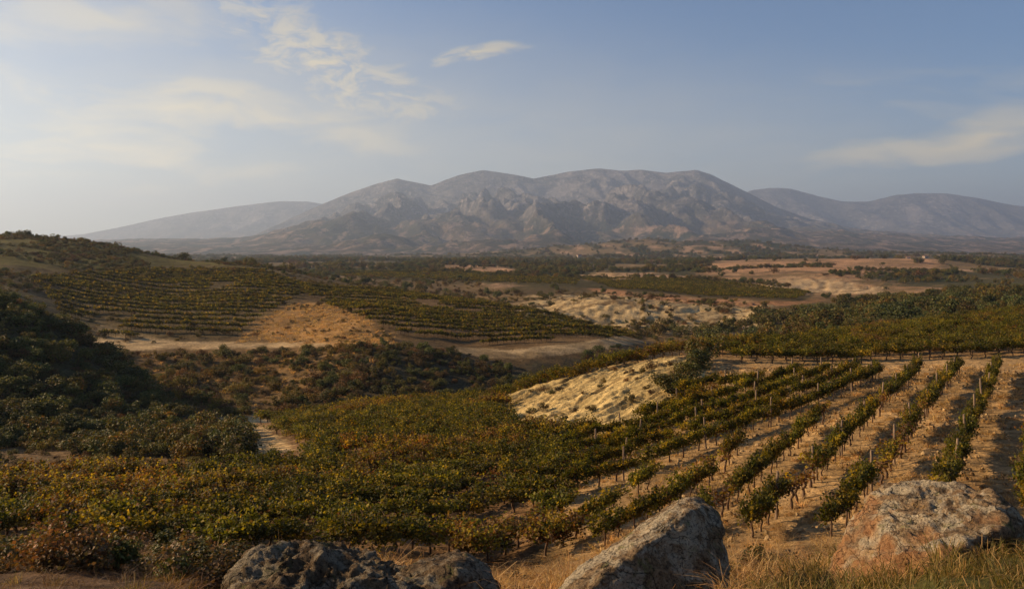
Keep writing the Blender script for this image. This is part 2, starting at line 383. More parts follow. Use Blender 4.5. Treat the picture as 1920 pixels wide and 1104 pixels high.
def H0(x, y):
    px, d, bk = to_pd(x, y)
    l = np.log(np.maximum(d, 1.0))
    i = np.clip((px - GX[0]) / 10.0, 0, len(GX) - 1.001); j = np.clip(l / 0.01, 0, len(GL) - 1.001)
    i0 = i.astype(int); j0 = j.astype(int); fi = i - i0; fj = j - j0
    z = (TAB[i0, j0] * (1 - fj) + TAB[i0, j0 + 1] * fj) * (1 - fi) + (TAB[i0 + 1, j0] * (1 - fj) + TAB[i0 + 1, j0 + 1] * fj) * fi
    zm = MEAN[j0] * (1 - fj) + MEAN[j0 + 1] * fj
    return z + (zm - z) * bk * bk
def H(x, y):
    x = np.asarray(x, float); y = np.asarray(y, float)
    z = H0(x, y)
    r = np.hypot(x, y)
    px, d, bk = to_pd(x, y)
    py = HY - z / np.maximum(d, 1e-3) * F
    z = z + 0.085 * fbm2(x / 0.8, y / 0.8, 3, 1) * sstep(2, 5, r) * (1 - sstep(70, 140, r))
    z = z + 0.16 * fbm2(x / 4.5, y / 4.5, 3, 5) * sstep(3, 14, r)
    z = z + 0.9 * fbm2(x / 22, y / 22, 4, 9) * sstep(75, 140, r) * (1 - 0.6 * sstep(250, 500, r))
    z = z + 3.0 * fbm2(x / 170, y / 170, 4, 21) * sstep(320, 900, r)
    z = z + 10.0 * fbm2(x / 500, y / 500, 4, 25) * sstep(900, 2000, r)
    # green rise in the far plain
    z = z + 46 * np.exp(-((x - 390) / 460) ** 2 - ((y - 2150) / 420) ** 2) * (1 + 0.25 * fbm2(x / 120, y / 120, 4, 44))
    # eroded faces: runnels
    def runnel(poly, wl, amp, ang, seed, z, asp=3.2):
        m = inpoly(poly, px, py) & (d < 600)
        if not m.any(): return z
        u = x * math.cos(ang) + y * math.sin(ang); v = -x * math.sin(ang) + y * math.cos(ang)
        n = fbm2(u / wl, v / (wl * asp), 4, seed, 0.55)
        n = 0.5 - 2 * np.abs(n)
        z = z.copy(); z[m] = z[m] + amp * n[m]; return z
    if z.ndim == 1:
        z = runnel(MOUND, 1.5, 0.34, -0.95, 61, z); z = runnel(MOUND, 0.55, 0.16, -0.95, 67, z)
        z = runnel(BANK, 5.0, 0.9, -0.95, 63, z, 1.6)
        z = runnel(SCARP, 7.0, 0.9, -0.4, 65, z, 1.0)
    return z
def project(x, y, z): return HX + F * x / y, HY - F * z / y

# ------------------------------------------------------------------ ground sheet
azs = np.radians(np.concatenate([np.linspace(-180, -40, 36)[:-1], np.linspace(-40, 40, 610), np.linspace(40, 180, 36)[1:-1]]))
_ex = lambda a, b, n: np.exp(np.linspace(math.log(a), math.log(b), n, endpoint=False))
rs = np.concatenate([_ex(1.2, 20, 190), _ex(20, 45, 200), _ex(45, 70, 190), _ex(70, 320, 230), np.exp(np.linspace(math.log(320), math.log(13500), 180))])
na, nr = len(azs), len(rs)
A_, R_ = np.meshgrid(azs, rs, indexing='ij')
gx = (np.sin(A_) * R_).ravel(); gy = (np.cos(A_) * R_).ravel()
gz = H(gx, gy)
gx = np.append(gx, 0.0); gy = np.append(gy, 0.0); gz = np.append(gz, -1.62)

C_SCRUB = np.array((0.10, 0.068, 0.032))
ZONES = [  # colour, polygon in photo pixels of the bare ground, depth range, edge wobble px
 ('leftgreen', (0.095, 0.082, 0.024), [(-900, 380), (0, 436), (160, 446), (330, 482), (560, 496), (420, 530), (200, 525), (0, 570), (-900, 560)], 120, 330, 14),
 ('hillvines', (0.095, 0.070, 0.032), [(-300, 470), (0, 500), (160, 500), (330, 500), (560, 505), (600, 540), (520, 580), (440, 640), (170, 640), (-300, 600)], 120, 300, 8),
 ('road1', (0.34, 0.25, 0.135), [(150, 630), (240, 632), (330, 640), (520, 642), (690, 640), (690, 648), (520, 652), (330, 655), (190, 662), (150, 650)], 105, 150, 2),
 ('roadfan', (0.33, 0.245, 0.13), [(175, 610), (250, 625), (330, 640), (260, 655), (190, 660)], 105, 150, 4),
 ('knoll', (0.27, 0.16, 0.06), [(440, 640), (490, 600), (540, 575), (600, 566), (680, 590), (745, 630), (740, 650), (600, 640)], 105, 200, 22),
 ('redslope', (0.135, 0.085, 0.036), [(190, 662), (330, 655), (520, 652), (740, 650), (640, 760), (480, 775), (350, 790), (250, 740)], 88, 140, 10),
 ('lobe', (0.13, 0.085, 0.04), [(560, 535), (700, 540), (900, 566), (1100, 605), (1215, 632), (1150, 645), (950, 655), (850, 650), (760, 620), (640, 580)], 120, 290, 4),
 ('track', (0.30, 0.225, 0.125), [(850, 650), (950, 656), (1050, 646), (1150, 632), (1210, 630), (1215, 640), (1130, 655), (1000, 670), (900, 671), (855, 660)], 118, 170, 2),
 ('brownflat', (0.13, 0.09, 0.042), [(560, 520), (800, 520), (980, 548), (960, 575), (850, 562), (700, 540)], 260, 520, 6),
 ('bank', (0.36, 0.27, 0.14), BANK, 190, 300, 10),
 ('bankpale', (0.33, 0.25, 0.16), [(1340, 612), (1440, 610), (1430, 630), (1350, 632)], 190, 240, 3),
 ('brownroad', (0.27, 0.145, 0.07), [(1080, 538), (1300, 555), (1480, 565), (1550, 562), (1480, 577), (1300, 570), (1150, 553)], 250, 360, 3),
 ('strip', (0.06, 0.05, 0.02), [(1080, 522), (1250, 520), (1400, 535), (1530, 552), (1500, 565), (1300, 556), (1150, 540), (900, 530), (600, 518), (700, 508)], 260, 560, 5),
 ('orange1', (0.34, 0.20, 0.105), [(1290, 497), (1400, 487), (1600, 482), (1750, 480), (1770, 500), (1700, 512), (1600, 520), (1480, 512), (1340, 510)], 420, 1250, 8),
 ('orange2', (0.32, 0.195, 0.10), [(1290, 512), (1500, 512), (1700, 535), (1800, 545), (1650, 560), (1480, 545), (1350, 530)], 330, 640, 8),
 ('scarp', (0.40, 0.29, 0.16), SCARP, 340, 520, 8),
 ('tan1', (0.42, 0.25, 0.14), [(800, 498), (930, 497), (980, 508), (930, 514), (840, 508)], 450, 1100, 4),
 ('tan2', (0.44, 0.29, 0.15), [(1070, 520), (1130, 509), (1190, 520), (1130, 527)], 380, 700, 4),
 ('greenright', (0.06, 0.062, 0.018), [(1500, 575), (1700, 555), (1920, 530), (2700, 520), (2700, 600), (1920, 600), (1600, 640), (1430, 640)], 95, 420, 12),
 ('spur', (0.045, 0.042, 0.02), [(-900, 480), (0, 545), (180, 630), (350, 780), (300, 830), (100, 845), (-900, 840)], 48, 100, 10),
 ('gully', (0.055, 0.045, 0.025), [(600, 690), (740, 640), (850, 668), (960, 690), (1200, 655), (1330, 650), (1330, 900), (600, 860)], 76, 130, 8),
 ('foot', (0.15, 0.10, 0.05), [(-900, 830), (100, 830), (330, 800), (480, 800), (480, 865), (0, 900), (-900, 900)], 42, 75, 8),
 ('sandpath', (0.42, 0.30, 0.15), [(400, 776), (490, 780), (575, 835), (600, 885), (480, 885), (455, 830)], 48, 95, 4),
 ('vinesoil', (0.15, 0.092, 0.045), [(-900, 885), (300, 870), (560, 842), (490, 795), (700, 760), (940, 742), (1000, 810), (1150, 830), (1000, 1000), (940, 1200), (-900, 1200)], 20, 85, 6),
 ('rows', (0.31, 0.205, 0.095), [(1000, 830), (1150, 812), (1260, 760), (1330, 660), (1500, 680), (1920, 655), (2700, 640), (2700, 1300), (1250, 1200), (1000, 1000)], 19, 64, 10),
 ('upper', (0.22, 0.14, 0.065), [(1330, 665), (1500, 678), (1920, 668), (2700, 660), (2700, 570), (1920, 590), (1550, 628), (1330, 650)], 60, 112, 4),
 ('crestband', (0.24, 0.15, 0.07), [(480, 800), (940, 752), (1130, 697), (1340, 664), (1340, 645), (1130, 680), (940, 735), (480, 770)], 60, 86, 3),
 ('mound', (0.40, 0.30, 0.13), MOUND, 44, 70, 7),
]
def ground_col(x, y, z):
    px, d, bk = to_pd(x, y)
    py = HY - z / np.maximum(d, 0.5) * F
    c = np.tile(C_SCRUB, (len(x), 1))
    # foreground hill
    near = (1 - sstep(14, 22, d))[:, None]
    c = c * (1 - near) + near * np.array((0.17, 0.105, 0.05))
    gr = (sstep(1380, 1600, px + 160 * fbm2(x * 1.1, y * 1.1, 3, 91)) * (1 - sstep(7, 9, d)))[:, None]
    c = c * (1 - gr) + gr * np.array((0.09, 0.085, 0.025))
    lf = ((1 - sstep(380, 560, px)) * (1 - sstep(12, 16, d)))[:, None]
    c = c * (1 - lf) + lf * np.array((0.12, 0.08, 0.05))
    # far plain: patches of scrub, dry fields, woods
    far = sstep(260, 420, d)
    n1 = fbm2(x / 120 + 7, y / 260, 5, 71, 0.6); n2 = fbm2(x / 40, y / 130 + 3, 4, 73, 0.6); n3 = fbm2(x / 420, y / 900, 4, 77)
    pc = np.tile(np.array((0.055, 0.05, 0.022)), (len(x), 1))
    a = sstep(0.02, 0.28, n1 + 0.3 * n3)[:, None]; pc = pc * (1 - a) + a * np.array((0.15, 0.105, 0.05))
    a = sstep(0.27, 0.48, n2 + 0.4 * n3)[:, None]; pc = pc * (1 - a) + a * np.array((0.30, 0.195, 0.115))
    a = sstep(0.1, 0.3, -n2 - 0.2 * n1)[:, None]; pc = pc * (1 - a) + a * np.array((0.028, 0.034, 0.014))
    c = c * (1 - far[:, None]) + far[:, None] * pc
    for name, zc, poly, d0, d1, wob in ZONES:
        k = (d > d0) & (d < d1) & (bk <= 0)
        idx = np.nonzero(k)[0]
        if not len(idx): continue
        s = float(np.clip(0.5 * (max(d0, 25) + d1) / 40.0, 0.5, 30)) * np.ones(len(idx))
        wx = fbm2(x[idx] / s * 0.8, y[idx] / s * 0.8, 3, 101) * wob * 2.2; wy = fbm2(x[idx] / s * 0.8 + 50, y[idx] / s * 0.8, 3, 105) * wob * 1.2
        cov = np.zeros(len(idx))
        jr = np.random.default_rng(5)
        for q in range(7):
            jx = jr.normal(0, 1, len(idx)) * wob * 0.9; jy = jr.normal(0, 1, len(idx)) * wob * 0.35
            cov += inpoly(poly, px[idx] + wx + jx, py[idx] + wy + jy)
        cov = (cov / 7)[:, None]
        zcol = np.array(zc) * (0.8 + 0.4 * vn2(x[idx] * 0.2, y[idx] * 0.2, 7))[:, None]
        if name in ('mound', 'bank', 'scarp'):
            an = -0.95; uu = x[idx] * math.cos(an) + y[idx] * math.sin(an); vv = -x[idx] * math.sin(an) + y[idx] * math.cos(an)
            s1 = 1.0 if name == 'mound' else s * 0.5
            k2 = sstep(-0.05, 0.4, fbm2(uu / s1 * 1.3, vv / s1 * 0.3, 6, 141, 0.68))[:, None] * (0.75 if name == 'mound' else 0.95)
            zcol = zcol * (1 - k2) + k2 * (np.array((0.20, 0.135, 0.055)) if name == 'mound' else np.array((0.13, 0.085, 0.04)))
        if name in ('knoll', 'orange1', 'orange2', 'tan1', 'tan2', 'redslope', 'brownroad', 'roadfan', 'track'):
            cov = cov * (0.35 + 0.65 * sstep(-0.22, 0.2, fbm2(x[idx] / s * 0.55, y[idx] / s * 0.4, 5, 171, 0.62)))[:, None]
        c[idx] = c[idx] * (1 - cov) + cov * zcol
    return c
gcol = ground_col(gx, gy, gz)
ii, jj = np.meshgrid(np.arange(na), np.arange(nr - 1), indexing='ij')
i2 = (ii + 1) % na
gf = np.stack([ii * nr + jj, ii * nr + jj + 1, i2 * nr + jj + 1, i2 * nr + jj], -1).reshape(-1, 4)
cen = na * nr
ctr = np.stack([np.full(na, cen), np.arange(na) * nr, np.arange(na) * nr, ((np.arange(na) + 1) % na) * nr], -1)
g_me = mesh_np('ground', np.stack([gx, gy, gz], -1), gf, [M_GROUND], col=gcol, smooth=True)
link('ground', g_me, kind='structure', label='rolling vineyard hills and plain of dry soil and scrub')
cap = bpy.data.meshes.new('ground_cap')   # closes the small hole under the camera
cap.from_pydata([(float(gx[i * nr]), float(gy[i * nr]), float(gz[i * nr])) for i in range(na)] + [(0, 0, -1.62)], [], [(i, (i + 1) % na, na) for i in range(na)])
cap.materials.append(M_GROUND)
a = cap.attributes.new('col', 'FLOAT_COLOR', 'POINT'); a.data.foreach_set('color', np.tile(np.array([.15, .1, .05, 1], np.float32), na + 1))
link('ground', cap, kind='structure', label='trodden soil under the viewpoint')

# ------------------------------------------------------------------ mountains
def mountain(crest, yc, half, apron, label, seed, x0, x1, nx=420, ny=170, ridge=1.0, wl=520):
    cxp = np.array([(px - HX) / F * yc for px, py in crest]); czp = np.array([(HY - py) / F * yc for px, py in crest])
    xs = np.linspace(x0, x1, nx); ts = np.linspace(-1.0, 0.55, ny)
    X, T = np.meshgrid(xs, ts, indexing='ij')
    Y = yc + T * half
    cz = np.interp(xs, cxp, czp)
    cz = cz + 5 * fbm2(xs / 130, xs * 0 + seed, 4, seed) * np.clip(cz / 300, 0, 1)
    Cz = np.interp(X * np.where(T < 0, yc / Y, 1.0), xs, cz)
    sh = (T < 0) * T * 0
    a = np.abs(T)
    g = np.where(T < 0, np.clip(1 - a, 0, 1) ** 1.3, np.clip(1 - a / 0.55, 0, 1))
    xx, yy = X.ravel(), Y.ravel()
    wx = xx + 200 * fbm2(xx / 900, yy / 900, 3, seed + 3)
    v1 = np.sqrt(fbm2(wx / wl, yy / (wl * 2.8), 4, seed + 9, 0.42) ** 2 + 0.0016).reshape(X.shape)
    v3 = np.sqrt(fbm2((wx + 0.3 * yy) / (wl * 0.36), yy / (wl * 1.0), 4, seed + 29, 0.5) ** 2 + 0.002).reshape(X.shape)
    rn2 = fbm2(xx / 260, yy / 260, 5, seed + 15, 0.6).reshape(X.shape)
    env = np.clip(a * 4.5, 0, 1) ** 0.8 * np.clip((1 - a) * 1.7, 0, 1)
    Z = np.maximum(Cz, 0) * g                       # spurs stand at this surface, ravines are cut into it
    Z = Z - ridge * env * np.maximum(Cz, 0) * (0.72 * np.minimum(v1, 0.42) + 0.34 * np.minimum(v3, 0.4)) + env * 10 * rn2
    if apron:
        ap = apron(X, Y); Z = Z + ap * (1 - g) + rn2 * 16 * np.clip(a * 3, 0, 1) * np.clip((1 - a) * 5, 0, 1)
    Z = Z - 25 + 25 * g
    V = np.stack([xx, yy, Z.ravel()], -1)
    I, J = np.meshgrid(np.arange(nx - 1), np.arange(ny - 1), indexing='ij')
    f = np.stack([I * ny + J, (I + 1) * ny + J, (I + 1) * ny + J + 1, I * ny + J + 1], -1).reshape(-1, 4)
    me = mesh_np('mountain', V, f, [M_MOUNT], smooth=True)
    return link('mountain', me, kind='structure', label=label)
def apron_main(X, Y):
    ridge = 128 * np.exp(-((Y - 4700 - 0.12 * X) / 330) ** 2) * np.interp(X, [-1500, -1200, -500, -150, 200, 500], [0, 25, 95, 105, 55, 0])/105
    s = np.interp(Y, [2600, 2900, 3500, 4000, 5000, 6000, 7000], [-14, 0, 15, 32, 86, 150, 190]) * np.interp(X, [-3500, -1500, 300, 3000, 6000], [0.95, 0.95, 1.0, 0.95, 0.95])
    return ridge + s
MAIN = [(150, 470), (380, 462), (480, 440), (540, 412), (600, 384), (660, 360), (700, 346), (745, 334), (775, 340), (808, 347), (860, 328), (905, 318), (950, 325), (1000, 335), (1060, 323), (1125, 315), (1160, 320), (1200, 318), (1250, 324), (1305, 318), (1335, 327), (1370, 345), (1410, 365), (1460, 390), (1520, 410), (1620, 432), (1800, 452), (2200, 465)]
mountain(MAIN, 8000, 5400, apron_main, 'long bare rocky mountain with several rounded summits across the plain', 31, -7600, 8200, 640, 330)
LEFTM = [(-300, 452), (60, 447), (150, 440), (230, 425), (300, 409), (350, 400), (420, 390), (480, 382), (530, 377), (575, 378), (640, 388), (800, 420), (1000, 460)]
mountain(LEFTM, 10800, 3000, None, 'pale hazy mountain ridge sloping down behind the left hill', 51, -12500, 500, 220, 80, 0.7, 900)
RIGHTM = [(1150, 440), (1300, 400), (1370, 370), (1410, 356), (1445, 351), (1485, 352), (1530, 365), (1580, 377), (1630, 377), (1680, 365), (1720, 361), (1770, 362), (1830, 369), (1885, 381), (1920, 386), (2000, 396), (2300, 425), (2700, 455)]
mountain(RIGHTM, 10800, 4200, None, 'hazy twin humped mountain at the far right behind the rocky mountain', 57, 1100, 13500, 300, 120, 0.8, 800)

# ------------------------------------------------------------------ plant meshes
GREENS = np.array([(0.052, 0.058, 0.006), (0.080, 0.080, 0.008), (0.15, 0.128, 0.011), (0.25, 0.185, 0.017), (0.11, 0.066, 0.018), (0.16, 0.08, 0.022), (0.085, 0.036, 0.018)])
def leaves(cen, size, rs, cols, up=0.35, out=None):
    """kite shaped folded leaves, two triangles each"""
    n = len(cen)
    nrm = rs.normal(0, 1, (n, 3)); nrm[:, 2] += up * 2
    if out is not None: nrm += out
    nrm /= np.linalg.norm(nrm, axis=1)[:, None]
    t = rs.normal(0, 1, (n, 3)); t -= (t * nrm).sum(1)[:, None] * nrm; t /= np.linalg.norm(t, axis=1)[:, None] + 1e-9
    b = np.cross(nrm, t)
    s = np.asarray(size)[:, None] * np.ones((n, 1))
    v0 = cen - t * s * 0.5; v2 = cen + t * s * 0.55
    v1 = cen + b * s * 0.48 + nrm * s * 0.12; v3 = cen - b * s * 0.48 + nrm * s * 0.12
    V = np.stack([v0, v1, v2, v3], 1).reshape(-1, 3)
    k = np.arange(n) * 4
    Fc = np.concatenate([np.stack([k, k + 1, k + 2], -1), np.stack([k, k + 2, k + 3], -1)])
    return V, Fc, np.repeat(cols, 4, 0)
def tube(pts, rad, sides=6):
    pts = np.asarray(pts, float); V = []; Fc = []
    for i, p in enumerate(pts):
        d = pts[min(i + 1, len(pts) - 1)] - pts[max(i - 1, 0)]; d /= np.linalg.norm(d) + 1e-9
        a = np.cross(d, (0.3, 0.9, 0.2)); a /= np.linalg.norm(a); b = np.cross(d, a)
        for q in range(sides):
            th = 2 * math.pi * q / sides
            V.append(p + rad[i] * (math.cos(th) * a + math.sin(th) * b))
    n = len(pts)
    for i in range(n - 1):
        for q in range(sides):
            a0 = i * sides + q; a1 = i * sides + (q + 1) % sides
            Fc += [(a0, a1, a1 + sides), (a0, a1 + sides, a0 + sides)]
    for q in range(1, sides - 1): Fc.append(((n - 1) * sides, (n - 1) * sides + q, (n - 1) * sides + q + 1))
    return np.array(V), np.array(Fc)
def join(parts):
    V = []; Fc = []; C = []; off = 0
    for v, f, c in parts:
        V.append(v); Fc.append(f + off); off += len(v); C.append(c if np.ndim(c) == 2 else np.tile(c, (len(v), 1)))
    return np.concatenate(V), np.concatenate(Fc), np.concatenate(C)
BARKC = np.array((0.1, 0.07, 0.045))
def vine_arrays(seed, style):
    """style: bushy | thin | bare | far"""
    rs = np.random.default_rng(seed)
    tall = {'bushy': 1.55, 'thin': 1.55, 'bare': 1.35, 'far': 1.5}[style]
    h0 = {'bushy': 0.36, 'thin': 0.55, 'bare': 0.7, 'far': 0.45}[style]
    n = {'bushy': 760, 'thin': 700, 'bare': 110, 'far': 190}[style]
    wd = {'bushy': 0.36, 'thin': 0.22, 'bare': 0.2, 'far': 0.3}[style]
    ln = 0.72
    # shoots: leaves gather along shoots that rise and arch out of the cordon
    ns = {'bushy': 19, 'thin': 19, 'bare': 8, 'far': 9}[style]
    cen = []; parts = []; sid = []
    for s in range(ns):
        bx = rs.uniform(-ln, ln); p = np.array([bx, rs.normal(0, 0.05), rs.uniform(0.6, 0.8)])
        dirv = np.array([rs.normal(0, 0.35), rs.normal(0, 0.42 if style != 'thin' else 0.25), 1.0]); dirv /= np.linalg.norm(dirv)
        L = rs.uniform(0.5, 1.0) * (tall - 0.55)
        m = n // ns
        u = rs.uniform(0, 1, m) ** 0.8
        droop = np.zeros((m, 3)); droop[:, 2] = -0.55 * u ** 2.2 * rs.uniform(0.2, 1.0); droop[:, 1] = np.sign(dirv[1]) * 0.25 * u ** 2 * (wd / 0.3)
        c = p + dirv * (u * L)[:, None] + droop + rs.normal(0, 1, (m, 3)) * np.array([0.13, wd * 0.33, 0.10])
        cen.append(c); sid.append(np.full(m, s))
        if style in ('bushy', 'thin', 'bare') and s % 2 == 0:
            q = [p, p + dirv * L * 0.5, p + dirv * L + np.array([0, np.sign(dirv[1]) * .1, -.1])]
            parts.append(tube(q, [0.012, 0.009, 0.005], 3))
    cen = np.concatenate(cen)
    cen[:, 2] = np.maximum(cen[:, 2], h0 + rs.uniform(-0.05, 0.2, len(cen)))
    cen[:, 0] = np.clip(cen[:, 0], -0.95, 0.95)
    m = len(cen)
    base = rs.choice([0, 1, 2], p=[.4, .4, .2])
    if style == 'bare': pr = [.02, .05, .08, .15, .3, .25, .15]
    elif style == 'bushy' and seed % 3 == 0: pr = [.12, .14, .14, .2, .18, .15, .07]
    else: pr = [.33, .31, .22, .09, .03, .015, .005]
    sid = np.concatenate(sid); sc_col = rs.choice(7, ns, p=pr)
    ci = np.where(rs.uniform(size=m) < 0.78, sc_col[sid], rs.choice(7, m, p=pr))
    hz = np.clip((cen[:, 2] - 0.6) / 0.9, 0, 1)
    cols = GREENS[ci] * rs.uniform(0.8, 1.2, (m, 1))
    size = rs.uniform(0.08, 0.14, m) * (1.75 if style == 'far' else 1.0)
    LV = leaves(cen, size, rs, cols)
    # trunk and cordon
    k = rs.normal(0, 0.045, (5, 2)); k[0] = 0
    tp = [(k[i][0], k[i][1], z) for i, z in enumerate((-0.12, 0.18, 0.38, 0.56, 0.70))]
    parts.append(tube(tp, [0.055, 0.042, 0.038, 0.042, 0.046], 6))
    for sg in (-1, 1):
        parts.append(tube([tp[-1], (sg * 0.25, k[1][1], 0.76), (sg * 0.5, k[2][1], 0.74), (sg * 0.68, 0, 0.77)], [0.036, 0.028, 0.022, 0.014], 5))
    TV = join([(v, f, BARKC) for v, f in parts])
    return LV, TV
def two_mesh(name, LV, TV, ml, mb):
    V, Fc, C = join([LV, TV])
    mi = np.zeros(len(Fc), int); mi[len(LV[1]):] = 1
    return mesh_np(name, V, Fc, [ml, mb], mi, C)
def shrub_arrays(seed, kind):
    rs = np.random.default_rng(seed)
    lob = rs.integers(6, 11)
    lc = rs.normal(0, 1, (lob, 3)) * np.array([0.30, 0.30, 0.16]) + np.array([0, 0, 0.48]); lr = rs.uniform(0.18, 0.34, lob)
    n = 900
    w_ = rs.integers(0, lob, n)
    d = rs.normal(0, 1, (n, 3)); d /= np.linalg.norm(d, axis=1)[:, None]
    rad = lr[w_] * rs.uniform(0.55, 1.12, n)
    c = lc[w_] + d * rad[:, None]
    k = c[:, 2] > 0.02; c = c[k]; d = d[k]; n = len(c)
    pal = {'dark': [(0.045, 0.060, 0.018), (0.062, 0.077, 0.02), (0.082, 0.094, 0.025), (0.11, 0.11, 0.035)],
           'olive': [(0.05, 0.058, 0.014), (0.075, 0.078, 0.016), (0.10, 0.09, 0.02), (0.12, 0.08, 0.03)],
           'gold': [(0.10, 0.095, 0.014), (0.15, 0.125, 0.018), (0.13, 0.075, 0.02), (0.08, 0.075, 0.018)],
           'brown': [(0.11, 0.065, 0.03), (0.15, 0.09, 0.04), (0.08, 0.06, 0.022), (0.06, 0.05, 0.02)]}[kind]
    cols = np.array(pal)[rs.integers(0, 4, n)] * rs.uniform(0.75, 1.25, (n, 1))
    LV = leaves(c, rs.uniform(0.05, 0.11, n), rs, cols, 0.2, d * 1.2)
    parts = []
    for s in range(5):
        tgt = lc[s % lob]
        parts.append(tube([(rs.normal(0, .04), rs.normal(0, .04), -0.06), tgt * np.array([.5, .5, .55]), tgt], [0.03, 0.02, 0.008], 4))
    return LV, join([(v, f, BARKC) for v, f in parts])
def tuft_arrays(seed, n, h, spread, lean, wdt, pal, curl=0.5):
    rs = np.random.default_rng(seed)
    V = []; Fc = []; C = []
    for i in range(n):
        a = rs.uniform(0, 2 * math.pi); r0 = spread * math.sqrt(rs.uniform())
        b = np.array([r0 * math.cos(a), r0 * math.sin(a), -0.02])
        da = a + rs.normal(0, 0.8); ln = abs(rs.normal(lean, lean * 0.6)); hh = h * rs.uniform(0.45, 1.1)
        out = np.array([math.cos(da), math.sin(da), 0.0]); sd = np.array([-out[1], out[0], 0.0])
        kx = rs.normal(0, curl) * 0.25
        ps = [b, b + out * ln * hh * 0.25 + np.array([0, 0, hh * 0.45]), b + out * ln * hh * 0.6 + sd * kx * hh + np.array([0, 0, hh * 0.8]), b + out * ln * hh * 1.15 + sd * kx * hh * 2 + np.array([0, 0, hh * (1.0 - 0.35 * ln)])]
        ws = [wdt, wdt * 0.9, wdt * 0.6, wdt * 0.12]
        th = rs.uniform(0, math.pi); wv = np.array([math.cos(th), math.sin(th), 0])
        o = len(V)
        for p_, w_ in zip(ps, ws): V += [p_ - wv * w_, p_ + wv * w_]
        for q in range(3): Fc += [(o + 2 * q, o + 2 * q + 1, o + 2 * q + 3), (o + 2 * q, o + 2 * q + 3, o + 2 * q + 2)]
        c = np.array(pal[rs.integers(0, len(pal))]) * rs.uniform(0.7, 1.3)
        C += [c * 0.9, c * 0.9, c, c, c, c, c, c]
    return np.array(V), np.array(Fc), np.array(C)

PROTO = {}
def proto(key, meshes):
    c = bpy.data.collections.new('source_' + key)
    for i, me in enumerate(meshes):
        o = bpy.data.objects.new('%s_%02d' % (key, i), me); c.objects.link(o)
    PROTO[key] = (c, len(meshes))
VINES = {st: [] for st in ('bushy', 'thin', 'bare')}
for st, k in (('bushy', 9), ('thin', 8), ('bare', 3)):
    for i in range(k):
        LV, TV = vine_arrays(100 + i + 40 * len(st), st)
        VINES[st].append((mesh_np('vine_foliage', *LV[:2], [M_VINE], col=LV[2]), mesh_np('vine_trunk', *TV[:2], [M_BARK], smooth=True), two_mesh('vine', LV, TV, M_VINE, M_BARK)))
far_v = []
for i in range(6):
    LV, TV = vine_arrays(900 + i, 'far'); far_v.append(two_mesh('far_vine', LV, TV, M_VINE, M_BARK))
proto('vine', [v[2] for v in VINES['bushy']] + [v[2] for v in VINES['thin']] + [v[2] for v in VINES['bare']] + far_v)
VI = {'bushy': (0, 9), 'thin': (9, 17), 'bare': (17, 20), 'far': (20, 26)}
SHR = {}; sm = []; SI = {}
for kd in ('dark', 'olive', 'gold', 'brown'):
    SHR[kd] = []
    SI[kd] = (len(sm), len(sm) + 4)
    for i in range(4):
        LV, TV = shrub_arrays(300 + i + 10 * len(sm), kd)
        SHR[kd].append((mesh_np('shrub_foliage', *LV[:2], [M_SHRUB], col=LV[2]), mesh_np('shrub_stems', *TV[:2], [M_BARK], smooth=True)))
        sm.append(two_mesh('shrub', LV, TV, M_SHRUB, M_BARK))
proto('shrub', sm)
DRY = [(0.36, 0.22, 0.085), (0.44, 0.29, 0.12), (0.28, 0.155, 0.06), (0.50, 0.36, 0.17)]
TWIG = [(0.12, 0.075, 0.045), (0.17, 0.11, 0.065), (0.08, 0.05, 0.03), (0.24, 0.155, 0.08)]
GRN = [(0.12, 0.10, 0.022), (0.085, 0.08, 0.018), (0.20, 0.145, 0.045), (0.30, 0.20, 0.08)]
def tufts(key, k, *a, **kw):
    ms = []
    for i in range(k):
        V, Fc, C = tuft_arrays(700 + 31 * i + len(key), *a, **kw); ms.append(mesh_np(key, V, Fc, [M_GRASS], col=C))
    proto(key, ms)
tufts('dry_tuft', 8, 40, 0.36, 0.17, 0.95, 0.0042, DRY, 2.0)
tufts('twig_tuft', 8, 46, 0.26, 0.22, 1.5, 0.0045, TWIG, 2.6)
tufts('green_tuft', 6, 60, 0.16, 0.12, 0.7, 0.0030, GRN, 0.6)
tufts('straw_tuft', 6, 34, 0.17, 0.17, 1.3, 0.010, [(0.46, 0.31, 0.13), (0.55, 0.39, 0.17), (0.36, 0.22, 0.09), (0.30, 0.19, 0.08)], 1.0)

